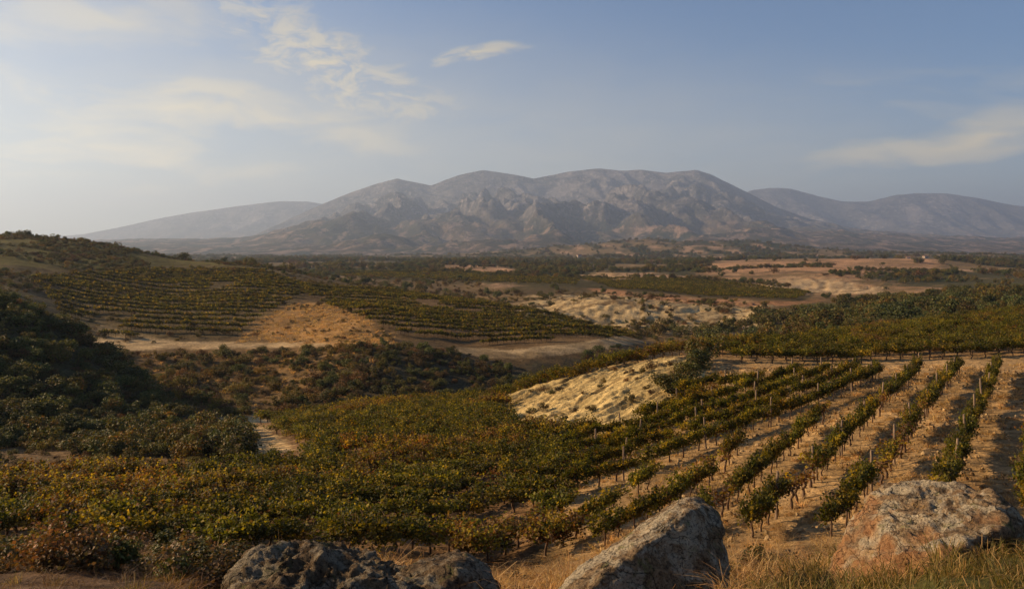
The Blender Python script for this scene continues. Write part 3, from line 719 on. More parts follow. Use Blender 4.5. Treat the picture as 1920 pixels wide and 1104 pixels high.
def scatter_obj(name, key, P_, rot, scl, idx, **props):
    """one object of many plants: a mesh of points that carries the plants"""
    me = bpy.data.meshes.new(name)
    n = len(P_)
    me.vertices.add(n); me.vertices.foreach_set('co', np.asarray(P_, np.float32).ravel())
    a = me.attributes.new('rot', 'FLOAT_VECTOR', 'POINT'); a.data.foreach_set('vector', np.asarray(rot, np.float32).ravel())
    a = me.attributes.new('scl', 'FLOAT_VECTOR', 'POINT'); a.data.foreach_set('vector', np.asarray(scl, np.float32).ravel())
    a = me.attributes.new('pick', 'INT', 'POINT'); a.data.foreach_set('value', np.asarray(idx, np.int32))
    o = link(name, me, **props)
    g = bpy.data.node_groups.new('plant_' + name, 'GeometryNodeTree')
    g.interface.new_socket('Geometry', in_out='INPUT', socket_type='NodeSocketGeometry')
    g.interface.new_socket('Geometry', in_out='OUTPUT', socket_type='NodeSocketGeometry')
    gi = g.nodes.new('NodeGroupInput'); go = g.nodes.new('NodeGroupOutput')
    ip = g.nodes.new('GeometryNodeInstanceOnPoints'); ci = g.nodes.new('GeometryNodeCollectionInfo')
    ci.inputs['Collection'].default_value = PROTO[key][0]
    ci.inputs['Separate Children'].default_value = True; ci.inputs['Reset Children'].default_value = True
    def na_(nm, ty):
        q = g.nodes.new('GeometryNodeInputNamedAttribute'); q.data_type = ty; q.inputs['Name'].default_value = nm
        return [s_ for s_ in q.outputs if s_.enabled and s_.name == 'Attribute'][0]
    L = g.links.new
    L(gi.outputs[0], ip.inputs['Points']); L(ci.outputs[0], ip.inputs['Instance'])
    ip.inputs['Pick Instance'].default_value = True
    L(na_('pick', 'INT'), ip.inputs['Instance Index'])
    L(na_('rot', 'FLOAT_VECTOR'), ip.inputs['Rotation']); L(na_('scl', 'FLOAT_VECTOR'), ip.inputs['Scale'])
    L(ip.outputs[0], go.inputs[0])
    o.modifiers.new('plants', 'NODES').node_group = g
    return o

# ------------------------------------------------------------------ where plants stand
def area_samples(density, px0, px1, d0, d1):
    a0, a1 = (px0 - HX) / F, (px1 - HX) / F
    area = (a1 - a0) * (d1 * d1 - d0 * d0) / 2
    n = int(area * density)
    d = np.sqrt(rng.uniform(d0 * d0, d1 * d1, n)); t = rng.uniform(a0, a1, n)
    x = t * d; y = d
    z = H(x, y)
    return x, y, z
def in_zone(poly, x, y, z):
    px, py = project(x, y, H0(x, y)); return inpoly(poly, px, py)
def visible(x, y, z, hgt):
    v = np.ones(len(x), bool)
    for t in np.linspace(0.05, 0.98, 60):
        v &= H0(x * t, y * t) < (z + hgt) * t + 0.12
    return v

VINEYARD = [(-700, 900), (0, 915), (300, 905), (480, 893), (590, 880), (578, 846), (500, 797), (700, 774), (905, 757), (935, 775), (960, 806), (1080, 822), (1190, 808), (1262, 770), (1318, 728),
            (1370, 722), (1500, 712), (1660, 703), (1920, 694), (2500, 685), (2500, 1400), (1500, 1015), (1340, 1040), (1130, 1060), (940, 1080), (600, 1080), (300, 1045), (-700, 1045)]
HEAD = math.radians(33.5)
ux, uy = math.sin(HEAD), math.cos(HEAD)
nx_, ny_ = math.cos(HEAD), -math.sin(HEAD)
rows = []      # x, y, angle, style, rowkey
ang_row = math.pi / 2 - HEAD
def jitter_gap(x, y, seed): return vn2(x * 0.35, y * 0.35, seed)
SP_ROW = 2.05
ROWS = {}
def straight_row(off, t0=-46, t1=46):
    """off: distance to the right of the row that starts at (22.9, 50)"""
    t = np.arange(t0, t1, 0.25)[::-1]
    return np.stack([22.9 + off * nx_ + t * ux, 50 + off * ny_ + t * uy, np.full(len(t), HEAD)], -1)
base = []
for t in np.arange(44, 0, -0.25): base.append((22.9 + t * ux, 50 + t * uy, HEAD))
x, y, h = 22.9, 50.0, HEAD
for q in range(420):
    base.append((x, y, h))
    if q > 8: h = min(h + 0.25 / 44.0, math.radians(66))
    x -= 0.25 * math.sin(h); y -= 0.25 * math.cos(h)
base = np.array(base)
for k in range(10, -3, -1): ROWS[k] = straight_row(SP_ROW * (k + 3))
for k in range(-3, -46, -1):      # rows that swing round the hill side by side
    o_ = (k + 3) * np.interp((np.arange(len(base)) - 176) * 0.25, [0, 20], [1.25, 1.95])     # the rows fan out downhill
    R_ = np.stack([base[:, 0] + o_ * np.cos(base[:, 2]), base[:, 1] - o_ * np.sin(base[:, 2])], -1)
    g_ = np.gradient(R_, axis=0)
    ROWS[k] = np.concatenate([R_, np.arctan2(-g_[:, 0], -g_[:, 1])[:, None]], 1)
FILL = []
for q in range(0, 14):            # shorter rows in the wedge where the straight rows leave the curved ones
    R_ = straight_row(-SP_ROW * q)
    dmin = np.array([np.min((base[:, 0] - a_) ** 2 + (base[:, 1] - b_) ** 2) for a_, b_ in R_[:, :2]]) ** 0.5
    rightside = np.array([((a_ - base[np.argmin((base[:, 0] - a_) ** 2 + (base[:, 1] - b_) ** 2), 0]) * nx_ + (b_ - base[np.argmin((base[:, 0] - a_) ** 2 + (base[:, 1] - b_) ** 2), 1]) * ny_) > 0 for a_, b_ in R_[:, :2]])
    R_ = R_[(dmin > 1.9) & rightside & (R_[:, 1] < 46)]
    if len(R_) > 8: ROWS[-2.5 - 0.01 * q] = R_; FILL.append(-2.5 - 0.01 * q)
for k in sorted(ROWS):
    R_ = ROWS[k]
    sp = np.arange(rng.uniform(0, 1), 0.25 * (len(R_) - 1), 0.92) / 0.25
    x = np.interp(sp, np.arange(len(R_)), R_[:, 0]) + rng.normal(0, .05, len(sp)); y = np.interp(sp, np.arange(len(R_)), R_[:, 1]) + rng.normal(0, .05, len(sp)); hh = np.interp(sp, np.arange(len(R_)), R_[:, 2])
    m = (y > 20.0) & (y < 84)
    x, y, hh = x[m], y[m], hh[m]
    if not len(x): continue
    z = H(x, y)
    px, py = project(x, y, H0(x, y))
    m = inpoly(VINEYARD, px + 8 * rng.normal(size=len(px)), py)
    # the near edge follows the foot of the rocky crest
    m &= y > np.interp(px, [-400, 300, 900, 1300, 1450, 2000], [20.8, 20.8, 24.5, 22.0, 20.2, 20.2])
    for xi, yi, zi, hi_, pxi in zip(x[m], y[m], z[m], hh[m], px[m]):
        if rng.uniform() < (0.015 if pxi > 1060 else 0.035): continue
        g = jitter_gap(xi, yi, 55)
        st = 'thin' if pxi > 1060 else 'bushy'
        if st == 'thin' and g > 0.82: st = 'bare'
        if st == 'bushy' and rng.uniform() < 0.03: st = 'bare'
        rows.append((xi, yi, zi, math.pi / 2 - hi_, st, k))
MAIN_N = len(rows)
UPPER = [(1335, 664), (1395, 684), (1500, 683), (1700, 679), (1920, 672), (2500, 662), (2500, 560), (1920, 589), (1750, 604), (1550, 628), (1400, 646), (1335, 652)]
for k in range(0, 26):
    y0 = 54.0 + 2.2 * k
    x = np.arange(10, 120, 1.1) + rng.uniform(0, 1)
    y = y0 + 0.06 * (x - 30) + rng.normal(0, 0.08, len(x))
    z = H(x, y); px, py = project(x, y, H0(x, y))
    m = inpoly(UPPER, px, py)
    for xi, yi, zi in zip(x[m], y[m], z[m]):
        if rng.uniform() < 0.03: continue
        rows.append((xi, yi, zi, 0.06, 'bushy' if rng.uniform() < .93 else 'bare', 100 + k))
# rows that follow the crest down towards the gully
crest = [(1345, 67), (1250, 64.5), (1130, 64), (1010, 70.5), (900, 76), (800, 78.5), (700, 80), (600, 80), (495, 80)]
cp = np.array([((p_ - HX) / F * d_, d_) for p_, d_ in crest])
seg = np.concatenate([[0], np.cumsum(np.hypot(*np.diff(cp, axis=0).T))])
for off in (-3.6, -1.4, 0.8):
    sarr = np.arange(0, seg[-1], 1.0)
    x = np.interp(sarr, seg, cp[:, 0]); y = np.interp(sarr, seg, cp[:, 1])
    dx = np.gradient(x); dy = np.gradient(y); l_ = np.hypot(dx, dy)
    for i in range(len(x)):
        if off < -2 and x[i] > -2 : continue
        xx = x[i] - dy[i] / l_[i] * -off + rng.normal(0, .1); yy = y[i] + dx[i] / l_[i] * -off + rng.normal(0, .1)
        rows.append((xx, yy, float(H(np.array([xx]), np.array([yy]))[0]), math.atan2(dy[i], dx[i]), 'bushy', 200))
def far_block(poly, d0, d1, head, spacing, step, px0, px1, keep=0.93, style='far', curve=0.0):
    h = math.radians(head); u = np.array((math.sin(h), math.cos(h))); nn = np.array((math.cos(h), -math.sin(h)))
    c0 = np.array([(0.5 * (px0 + px1) - HX) / F * 0.5 * (d0 + d1), 0.5 * (d0 + d1)])
    R_ = 0.75 * max(d1 - d0, (px1 - px0) / F * d1)
    for s in np.arange(-R_, R_, spacing):
        t = np.arange(-R_, R_, step) + rng.uniform(0, 1)
        s2 = s + curve * (t / R_) ** 2 * R_ + 0.25 * (vn2(t * 0.1, t * 0 + s, 3) - .5)
        x = c0[0] + s2 * nn[0] + t * u[0] + rng.normal(0, .12, len(t)); y = c0[1] + s2 * nn[1] + t * u[1] + rng.normal(0, .12, len(t))
        m = (y > d0) & (y < d1); x, y = x[m], y[m]
        if not len(x): continue
        z = H(x, y); px, py = project(x, y, H0(x, y))
        m = inpoly(poly, px, py) & (rng.uniform(size=len(x)) < keep) & (vn2(x * .09, y * .09, 8) < 0.88)
        for xi, yi, zi in zip(x[m], y[m], z[m]): rows.append((xi, yi, zi, math.pi / 2 - h, style, 300))
far_block([(60, 520), (330, 505), (500, 510), (590, 545), (500, 590), (440, 632), (200, 632), (120, 600)], 132, 285, 84, 5.4, 0.85, 0, 640, 0.97, curve=-0.10)
far_block([(560, 538), (700, 543), (900, 569), (1100, 607), (1200, 630), (1120, 640), (950, 652), (860, 652), (780, 634), (700, 608), (600, 572)], 138, 280, 68, 5.8, 0.85, 560, 1220, 0.97)
far_block([(1090, 524), (1250, 521), (1400, 535), (1520, 551), (1490, 563), (1300, 555), (1150, 541)], 270, 470, 50, 4.0, 1.3, 1060, 1560)
far_block([(640, 508), (900, 512), (1090, 522), (1080, 536), (900, 530), (640, 518)], 300, 620, 50, 5.0, 1.6, 600, 1100, 0.85)

VX = np.array([(r[0], r[1], r[2]) for r in rows]); VR = np.array([r[3] for r in rows]); VST = [r[4] for r in rows]; VK = np.array([r[5] for r in rows])
n = len(rows)
vsc = rng.uniform(0.68, 0.98, n) * np.array([0.9 if q == 'thin' else 1.0 for q in VST]) * np.where(VX[:, 1] < 120, 1.0, 1.15); vflip = rng.integers(0, 2, n) * math.pi
vpick = np.array([rng.integers(*VI[s_]) for s_ in VST])
RUST = [q for q in range(9) if (100 + q + 40 * 5) % 3 == 0]; FRESH = [q for q in range(9) if q not in RUST]
rusty = vn2(VX[:, 0] * 0.16, VX[:, 1] * 0.16, 33) + 0.25 * (rng.uniform(size=n) - 0.5) > 0.66
for q in range(n):
    if VST[q] == 'bushy': vpick[q] = rng.choice(RUST if rusty[q] else FRESH)
vis = visible(VX[:, 0], VX[:, 1], VX[:, 2], 1.2)
vpx, vpy = project(VX[:, 0], VX[:, 1], VX[:, 2])
ok = vis & (vpx > -20) & (vpx < 1940) & (vpy < 1150)
order = [i for i in np.argsort(VX[:, 1]) if ok[i] and VK[i] < 100]
ind = set(order[:300])
_u = 'first second third fourth fifth sixth seventh eighth ninth tenth eleventh twelfth thirteenth fourteenth fifteenth sixteenth seventeenth eighteenth nineteenth'.split()
ORD = _u + ['twentieth'] + ['twenty-' + q for q in _u[:9]] + ['thirtieth'] + ['thirty-' + q for q in _u[:9]] + ['fortieth'] + ['forty-' + q for q in _u[:9]]
NTH = ORD[:14]
rightmost = 0
rank = {}
for k_ in set(VK[list(ind)].tolist()):
    mem = sorted([i for i in ind if VK[i] == k_], key=lambda i: VX[i, 1])
    for q, i in enumerate(mem): rank[i] = q
SHORT = sorted([k_ for k_ in set(VK[list(ind)].tolist()) if k_ != int(k_)], reverse=True)
def vine_label(i):
    k = VK[i]; st = VST[i]
    if k != int(k): return '%s, %s up the %s short row right of the curved rows' % ('browning grape vine' if st == 'bare' else 'narrow grape vine', ORD[min(rank[i], 48)], ORD[SHORT.index(k)])
    k = int(k); r = rightmost - k
    look = 'browning, nearly bare grape vine' if st == 'bare' else ('narrow trained grape vine' if st == 'thin' else 'bushy green grape vine')
    if r < 0: return look + ' in the sandy rows at the right edge'
    if r < len(NTH):
        up = ORD[rank[i]] + ' up' if rank[i] < len(ORD) else 'far up'
        return '%s, %s the %s sandy row from the right' % (look, up, NTH[r])
    if vpx[i] > 1000: return look + ' in the dense rows left of the leaning triangular boulder'
    if vpx[i] > 700: return look + ' in the dense rows above the small rounded boulder'
    if vpx[i] > 420: return look + ' in the dense rows above the broad craggy boulder'
    if vpx[i] > 200: return look + ' in the dense rows above the dead twigs'
    return look + ' in the dense rows at the bottom left corner'
for i in order[:300]:
    lo, hi = VI[VST[i]]
    fm, tm, _ = VINES[VST[i]][vpick[i] - lo]
    e = bpy.data.objects.new('grape_vine', None); COL.objects.link(e)
    e.location = VX[i]; e.rotation_euler = (0, 0, VR[i] + vflip[i]); e.scale = (1, (0.55 if VK[i] <= -3 else 0.62) if VST[i] == 'thin' else 1, vsc[i])
    e['label'] = vine_label(i); e['category'] = 'grape vine'; e['group'] = 'grape vines in the nearest rows'
    e.empty_display_size = 0.2
    link('foliage', fm, e); link('trunk', tm, e)
rest = np.array([i for i in range(n) if i not in ind])
rot = np.zeros((len(rest), 3)); rot[:, 2] = VR[rest] + vflip[rest]; rot[:, :2] += rng.normal(0, 0.03, (len(rest), 2))
scl = np.ones((len(rest), 3)); scl[:, 2] = vsc[rest]; scl[:, 1] = np.where(np.array([VST[i] == 'thin' for i in rest]), 0.56, 1.0)
scatter_obj('grape_vines', 'vine', VX[rest], rot, scl, vpick[rest], kind='stuff', label='massed rows of grape vines over the slopes beyond the nearest rows')

# posts of the open rows
pm = []
for i in range(4):
    rs_ = np.random.default_rng(i)
    l_ = rs_.normal(0, 0.03, 2)
    V, Fc = tube([(0, 0, -0.25), (l_[0] * .3, l_[1] * .3, 0.6), (l_[0], l_[1], 1.15), (l_[0] * 1.1, l_[1] * 1.1, 1.32 + rs_.uniform(-.1, .1))], [0.045, 0.043, 0.04, 0.036], 7)
    pm.append(mesh_np('post', V, Fc, [M_POST]))
npost = 0
for k in range(-13, 4):
    for q in range(int(rng.integers(0, 18)), len(ROWS[k]), 18):
        x, y = ROWS[k][q, :2]
        z0 = float(H0(np.array([x]), np.array([y]))[0]); px, py = project(x, y, z0)
        if y < 22.0 or px > 1960 or px < 1100 or not inpoly(VINEYARD, np.array([px]), np.array([py]))[0]: continue
        o = link('wooden_post', pm[int(rng.integers(4))], None, (x, y, float(H(np.array([x]), np.array([y]))[0])))
        o.rotation_euler = (rng.normal(0, .04), rng.normal(0, .04), rng.uniform(0, 6))
        r = rightmost - k
        o['label'] = 'weathered wooden post in the %s sandy row from the right' % NTH[r] if r >= 0 else 'weathered wooden trellis post in the rows at the far right edge'
        o['category'] = 'post'; o['group'] = 'trellis posts of the open vine rows'
        npost += 1

# ------------------------------------------------------------------ shrubs
SP = []   # x y z size kind phrase
def shrubs(poly, d0, d1, dens, s0, s1, kinds, phrase, clump=None, px0=None, px1=None):
    a = min(p_[0] for p_ in poly); b = max(p_[0] for p_ in poly)
    x, y, z = area_samples(dens, a, b, d0, d1)
    if not len(x): return
    m = in_zone(poly, x, y, z)
    if clump: m &= vn2(x / clump[0], y / clump[0], 17) > clump[1]
    x, y, z = x[m], y[m], z[m]
    sz = s0 + (s1 - s0) * rng.uniform(0, 1, len(x)) ** 1.8
    kd = rng.choice(len(kinds), len(x))
    for q in range(len(x)): SP.append((x[q], y[q], z[q], sz[q], kinds[kd[q]], phrase))
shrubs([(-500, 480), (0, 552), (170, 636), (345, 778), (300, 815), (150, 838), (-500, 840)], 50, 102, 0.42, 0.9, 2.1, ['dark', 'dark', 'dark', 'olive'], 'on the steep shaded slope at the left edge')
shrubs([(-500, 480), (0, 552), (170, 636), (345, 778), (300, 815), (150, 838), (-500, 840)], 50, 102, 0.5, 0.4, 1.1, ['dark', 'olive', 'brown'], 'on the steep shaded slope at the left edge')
shrubs([(150, 858), (190, 822), (300, 800), (440, 806), (470, 845), (462, 862)], 42, 75, 0.9, 0.9, 1.9, ['dark', 'olive', 'olive', 'gold'], 'in the thicket beside the pale sandy path')
shrubs([(190, 664), (520, 655), (740, 652), (700, 720), (600, 770), (350, 788), (260, 745)], 90, 135, 0.3, 0.25, 0.8, ['gold', 'brown', 'olive'], 'on the reddish bank below the pale road')
shrubs([(-500, 835), (150, 835), (480, 800), (440, 870), (-500, 890)], 42, 75, 0.35, 0.3, 0.9, ['olive', 'gold', 'brown'], 'in the brush above the left vineyard')
shrubs([(200, 664), (520, 655), (740, 652), (700, 720), (600, 770), (350, 788), (260, 745)], 90, 135, 0.34, 0.5, 1.8, ['olive', 'gold', 'gold', 'dark', 'brown'], 'on the reddish bank below the pale road', (11, 0.33))
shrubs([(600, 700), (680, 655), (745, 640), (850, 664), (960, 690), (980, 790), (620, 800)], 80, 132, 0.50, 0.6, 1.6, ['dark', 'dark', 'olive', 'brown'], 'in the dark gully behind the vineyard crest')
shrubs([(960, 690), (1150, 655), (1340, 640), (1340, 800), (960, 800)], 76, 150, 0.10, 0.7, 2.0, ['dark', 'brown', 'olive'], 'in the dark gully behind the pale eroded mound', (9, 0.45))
shrubs([(-400, 400), (0, 438), (160, 448), (330, 485), (560, 498), (600, 510), (420, 530), (200, 522), (0, 562), (-400, 560)], 130, 300, 0.26, 0.5, 1.7, ['olive', 'gold', 'olive', 'brown', 'dark'], 'high on the round green hill at the left', (16, 0.30))
shrubs([(100, 500), (600, 505), (640, 560), (450, 640), (160, 640)], 125, 290, 0.07, 0.4, 1.2, ['olive', 'gold', 'brown'], 'among the terraces of the round hill', (10, 0.4))
shrubs([(540, 530), (700, 536), (900, 560), (1100, 598), (1240, 632), (1220, 640), (1090, 607), (900, 571), (700, 546), (560, 541)], 130, 300, 0.16, 0.6, 1.5, ['gold', 'olive'], 'along the upper edge of the terraced lobe')
shrubs([(1180, 612), (1330, 622), (1440, 590), (1700, 555), (1920, 535), (2400, 525), (2400, 600), (1920, 604), (1600, 635), (1430, 648), (1330, 655), (1200, 640)], 104, 330, 0.045, 1.2, 4.2, ['dark', 'dark', 'olive', 'olive'], 'in the scrub behind the upper vineyard', (26, 0.36))
shrubs([(950, 590), (1000, 556), (1080, 542), (1250, 555), (1450, 570), (1440, 620), (1300, 630), (1050, 602)], 195, 310, 0.06, 0.6, 2.0, ['olive', 'brown', 'dark', 'gold'], 'on the pale eroded bank across the valley', (9, 0.42))
shrubs([(560, 515), (800, 515), (1000, 530), (1080, 545), (980, 578), (860, 566), (700, 540)], 250, 540, 0.022, 0.8, 2.6, ['dark', 'brown', 'olive', 'gold'], 'on the flat beyond the terraced lobe', (26, 0.38))
shrubs([(800, 545), (980, 550), (980, 575), (860, 566)], 240, 420, 0.03, 1.2, 3.0, ['dark', 'brown', 'olive'], 'by the terraced lobe across the valley', (20, 0.4))
shrubs(ZONES[4][2], 105, 200, 0.12, 0.25, 0.8, ['gold', 'brown', 'olive'], 'on the orange grassy knoll', (6, 0.4))
for q in range(70):
    p_ = rng.uniform(-60, 430); d_ = rng.uniform(5.2, 10.5)
    x = (p_ - HX) / F * d_; SP.append((x, d_, float(H(np.array([x]), np.array([d_]))[0]) - 0.02, rng.uniform(.14, .36), ['brown', 'olive', 'brown', 'dark'][q % 4], 'low on the twiggy bottom left bank'))
for q in range(26):
    p_ = rng.uniform(950, 1560); d_ = rng.uniform(6.5, 13)
    x = (p_ - HX) / F * d_; SP.append((x, d_, float(H(np.array([x]), np.array([d_]))[0]) - 0.02, rng.uniform(.14, .34), ['brown', 'gold', 'brown', 'olive'][q % 4], 'low in the dry grass between the boulders'))
# the clump at the end of the mound
for q in range(9):
    p_, d_ = 1268 + q * 7.5 + rng.normal(0, 5), 48.5 + q * 1.25 + rng.normal(0, .4)
    x = (p_ - HX) / F * d_; SP.append((x, d_, float(H(np.array([x]), np.array([d_]))[0]), rng.uniform(1.0, 1.9), ['dark', 'olive', 'olive'][q % 3], 'in the clump ending the pale mound'))
for q in range(26):   # small tufts on the mound
    p_, d_ = rng.uniform(960, 1260), rng.uniform(48, 64)
    x = (p_ - HX) / F * d_; SP.append((x, d_, float(H(np.array([x]), np.array([d_]))[0]), rng.uniform(.25, .7), ['brown', 'olive'][q % 2], 'on the pale eroded mound'))
# bushes that break the skyline of the left hill
for p_, d_, s_ in [(12, 281, 2.2), (33, 281, 2.3), (52, 282, 2.9), (63, 282, 1.8), (80, 284, 2.0), (100, 285, 2.3), (122, 287, 2.0), (148, 288, 2.4), (153, 289, 1.6), (165, 288, 1.9), (190, 288, 1.5), (225, 290, 1.7), (257, 290, 2.3), (276, 291, 2.0), (290, 291, 1.8), (305, 292, 1.8), (318, 292, 1.7)]:
    x = (p_ - HX) / F * d_; SP.append((x, d_, float(H(np.array([x]), np.array([d_]))[0]) - 0.1, s_, 'dark', 'on the skyline of the round green hill'))
SA = np.array([(s_[0], s_[1], s_[2], s_[3]) for s_ in SP]); SK = [s_[4] for s_ in SP]; SPH = [s_[5] for s_ in SP]
spick = np.array([rng.integers(*SI[k_]) for k_ in SK])
vis = visible(SA[:, 0], SA[:, 1], SA[:, 2], SA[:, 3] * 0.7)
spx, spy = project(SA[:, 0], SA[:, 1], SA[:, 2])
sky_ = np.array(['skyline' in p_ for p_ in SPH])
big_ = SA[:, 3] / SA[:, 1] * (vis & (spx > -15) & (spx < 1935)) + 10 * sky_
so = np.argsort(-big_)[:290]; sset = set(so.tolist())
HUE = {'dark': 'dark green', 'olive': 'olive green', 'gold': 'yellowish green', 'brown': 'brownish'}
srot = rng.uniform(0, 6.28, len(SP)); sxy = rng.uniform(0.85, 1.3, len(SP)); szz = rng.uniform(0.7, 1.05, len(SP))
for i in so:
    fm, tm = SHR[SK[i]][spick[i] - SI[SK[i]][0]]
    e = bpy.data.objects.new('shrub', None); COL.objects.link(e); e.empty_display_size = 0.2
    s_ = SA[i, 3]; e.location = SA[i, :3]; e.rotation_euler = (0, 0, srot[i]); e.scale = (s_ * sxy[i], s_ * sxy[i], s_ * szz[i])
    sw = 'large ' if s_ > 2.0 else ('small ' if s_ < 1.1 else '')
    ph = SPH[i]
    if 'steep shaded' in ph:
        ph = ('low on' if spy[i] > 770 else ('halfway up' if spy[i] > 690 else 'high on')) + (' the outer' if spx[i] < 90 else ' the inner') + ' shaded left slope'
    elif 'reddish bank' in ph:
        ph = ('at the foot of' if spy[i] > 740 else ('halfway up' if spy[i] > 695 else 'near the top of')) + ' the reddish bank'
    elif 'dark gully' in ph and 'crest' in ph:
        ph = ('left' if spx[i] < 740 else 'right') + ' in the gully behind the vineyard crest'
    elif 'scrub behind' in ph:
        ph = 'in the ' + ('upper' if spy[i] < 585 else 'lower') + (' left' if spx[i] < 1450 else (' middle' if spx[i] < 1680 else ' right')) + ' scrub behind the vineyard'
    elif 'thicket' in ph:
        ph = ('left in' if spx[i] < 260 else ('amid' if spx[i] < 370 else 'right in')) + ' the thicket beside the pale sandy path'
    e['label'] = '%s%s shrub %s' % (sw, HUE[SK[i]], ph); e['category'] = 'shrub'; e['group'] = 'shrubs ' + SPH[i]
    link('foliage', fm, e); link('stems', tm, e)
# far scrub and trees on the plain
x, y, z = area_samples(0.0105, -200, 2100, 290, 2600)
pxx, pyy = project(x, y, z)
n1 = fbm2(x / 120 + 7, y / 260, 5, 71, 0.6); n2 = fbm2(x / 40, y / 130 + 3, 4, 73, 0.6); n3 = fbm2(x / 420, y / 900, 4, 77)
prob = np.where(n2 + 0.2 * n1 < -0.08, 1.0, np.where((n1 + .3 * n3 > .1) | (n2 + .4 * n3 > .2), 0.04, 0.28)) * np.clip((900 / y) ** 1.6, 0.1, 1)
for poly in [z_[2] for z_ in ZONES if z_[0] in ('orange1', 'orange2', 'tan1', 'tan2', 'strip', 'brownroad', 'scarp')]:
    prob = np.where(inpoly(poly, pxx, pyy) & (y < 1300), 0.015, prob)
m = rng.uniform(size=len(x)) < prob
fx, fy, fz = x[m], y[m], z[m]
fs = rng.uniform(1.6, 4.6, len(fx)) * np.clip(fy / 500, 0.8, 1.5)
# hedges that border the far fields
hed = []
for (pa, da, pb, db) in [(820, 520, 1000, 470), (1000, 470, 1130, 460), (640, 480, 880, 520), (1300, 470, 1480, 410), (1180, 480, 1330, 460), (1330, 620, 1480, 640), (1480, 640, 1560, 620), (1560, 500, 1780, 540), (1480, 690, 1560, 700), (1600, 560, 1780, 600), (900, 700, 1150, 800), (1150, 640, 1330, 760)]:
    L_ = int(abs(pb - pa) / F * da / 2.2)
    for t in np.linspace(0, 1, max(L_, 2)):
        for _ in range(2):
            d_ = da + (db - da) * t + rng.normal(0, 5); hed.append(((pa + (pb - pa) * t - HX) / F * d_ + rng.normal(0, 2), d_))
hed = np.array(hed)
fx = np.concatenate([fx, hed[:, 0]]); fy = np.concatenate([fy, hed[:, 1]]); fz = np.concatenate([fz, H(hed[:, 0], hed[:, 1])]); fs = np.concatenate([fs, rng.uniform(1.5, 3.6, len(hed))])
fk = rng.choice(4, len(fx), p=[.45, .40, .09, .06])
fpick = np.array([rng.integers(*SI[('dark', 'olive', 'gold', 'brown')[k_]]) for k_ in fk])
rest = np.array([i for i in range(len(SP)) if i not in sset])
Pall = np.concatenate([SA[rest, :3], np.stack([fx, fy, fz - 0.1], -1)])
Sall = np.concatenate([np.stack([SA[rest, 3] * sxy[rest], SA[rest, 3] * sxy[rest], SA[rest, 3] * szz[rest]], -1), np.stack([fs * 1.1, fs * 1.1, fs], -1)])
Rall = np.zeros((len(Pall), 3)); Rall[:, 2] = rng.uniform(0, 6.28, len(Pall))
scatter_obj('scrub', 'shrub', Pall, Rall, Sall, np.concatenate([spick[rest], fpick]), kind='stuff', label='low scrub and far trees spread over the hills and plain')

# ------------------------------------------------------------------ grasses
def grass(name, key, x, y, s0, s1, label, tilt=0.15):
    z = H(x, y)
    n = len(x); s_ = rng.uniform(s0, s1, n) * np.clip(y / 7.5, 0.55, 1)
    R_ = rng.normal(0, tilt, (n, 3)); R_[:, 2] = rng.uniform(0, 6.28, n)
    scatter_obj(name, key, np.stack([x, y, z], -1), R_, np.stack([s_, s_, s_ * rng.uniform(.7, 1.2, n)], -1), rng.integers(0, PROTO[key][1], n), kind='stuff', label=label)
x, y, z = area_samples(30, -300, 2250, 2.6, 11); x2, y2, z2 = area_samples(10, -300, 2250, 11, 25)
x = np.concatenate([x, x2]); y = np.concatenate([y, y2])
px = HX + F * x / y
wob = 170 * fbm2(x * 0.9, y * 0.9, 3, 91)
zone_l = px + wob < 480; zone_g = (px + wob > 1480 + 25 * (y - 5)) & (y < 8.5 + 0.003 * (px - 1500))
cl_ = vn2(x * 1.3, y * 1.3, 4)
keep = rng.uniform(size=len(x)) < np.where(y > 12, 0.5, 0.8)
keep &= ~((px > 425) & (px < 925) & (y < 4.9)) & ~((px > 1040) & (px < 1355) & (y < 5.0)) & ~((px > 1560) & (px < 1720) & (y > 5.4) & (y < 6.4))
m = zone_l & keep & (y < 17); grass('dry_brush', 'twig_tuft', x[m], y[m], 0.25, 0.62, 'tangled greyish brown twigs and dead grass on the bank')
m = zone_g & (keep | (rng.uniform(size=len(x)) < 0.9)); grass('green_grass', 'green_tuft', x[m], y[m], 0.9, 1.7, 'short green and yellow grass in front of the orange faced boulder')
m = ~zone_l & ~zone_g & keep & (cl_ > 0.25); grass('dry_grass', 'dry_tuft', x[m], y[m], 0.22, 0.8, 'golden dry grass stalks between the boulders', 0.2)
m = zone_l & (rng.uniform(size=len(x)) < 0.16) & (y < 16); grass('sparse_grass', 'green_tuft', x[m], y[m], 0.5, 1.1, 'sparse low green blades among the dead twigs')
# straw between the open rows, and on the drier slopes
x, y, z = area_samples(9.0, 1000, 2200, 21, 66)
px, py = project(x, y, H0(x, y))
RP = np.concatenate([ROWS[k][::2, :2] for k in ROWS if k > -20]); RP = RP[(RP[:, 1] > 18) & (RP[:, 1] < 70)]
fr = np.array([np.sqrt(np.min((RP[:, 0] - a_) ** 2 + (RP[:, 1] - b_) ** 2)) for a_, b_ in zip(x, y)]) / 2.3
m = inpoly([(960, 850), (1190, 812), (1265, 770), (1330, 690), (1500, 690), (2200, 680), (2200, 1300), (1250, 1200), (1000, 1000)], px, py) & (rng.uniform(size=len(x)) < 0.25 + 0.9 * fr) & (vn2(x * .8, y * .8, 19) > 0.3)
grass('straw', 'straw_tuft', x[m], y[m], 0.35, 1.15, 'straw coloured dead grass between the open vine rows', 0.25)
x, y, z = area_samples(0.7, 100, 1250, 90, 190)
px, py = project(x, y, H0(x, y))
m = (inpoly(ZONES[4][2], px, py) | (inpoly(ZONES[5][2], px, py) & (rng.uniform(size=len(x)) < .35)))
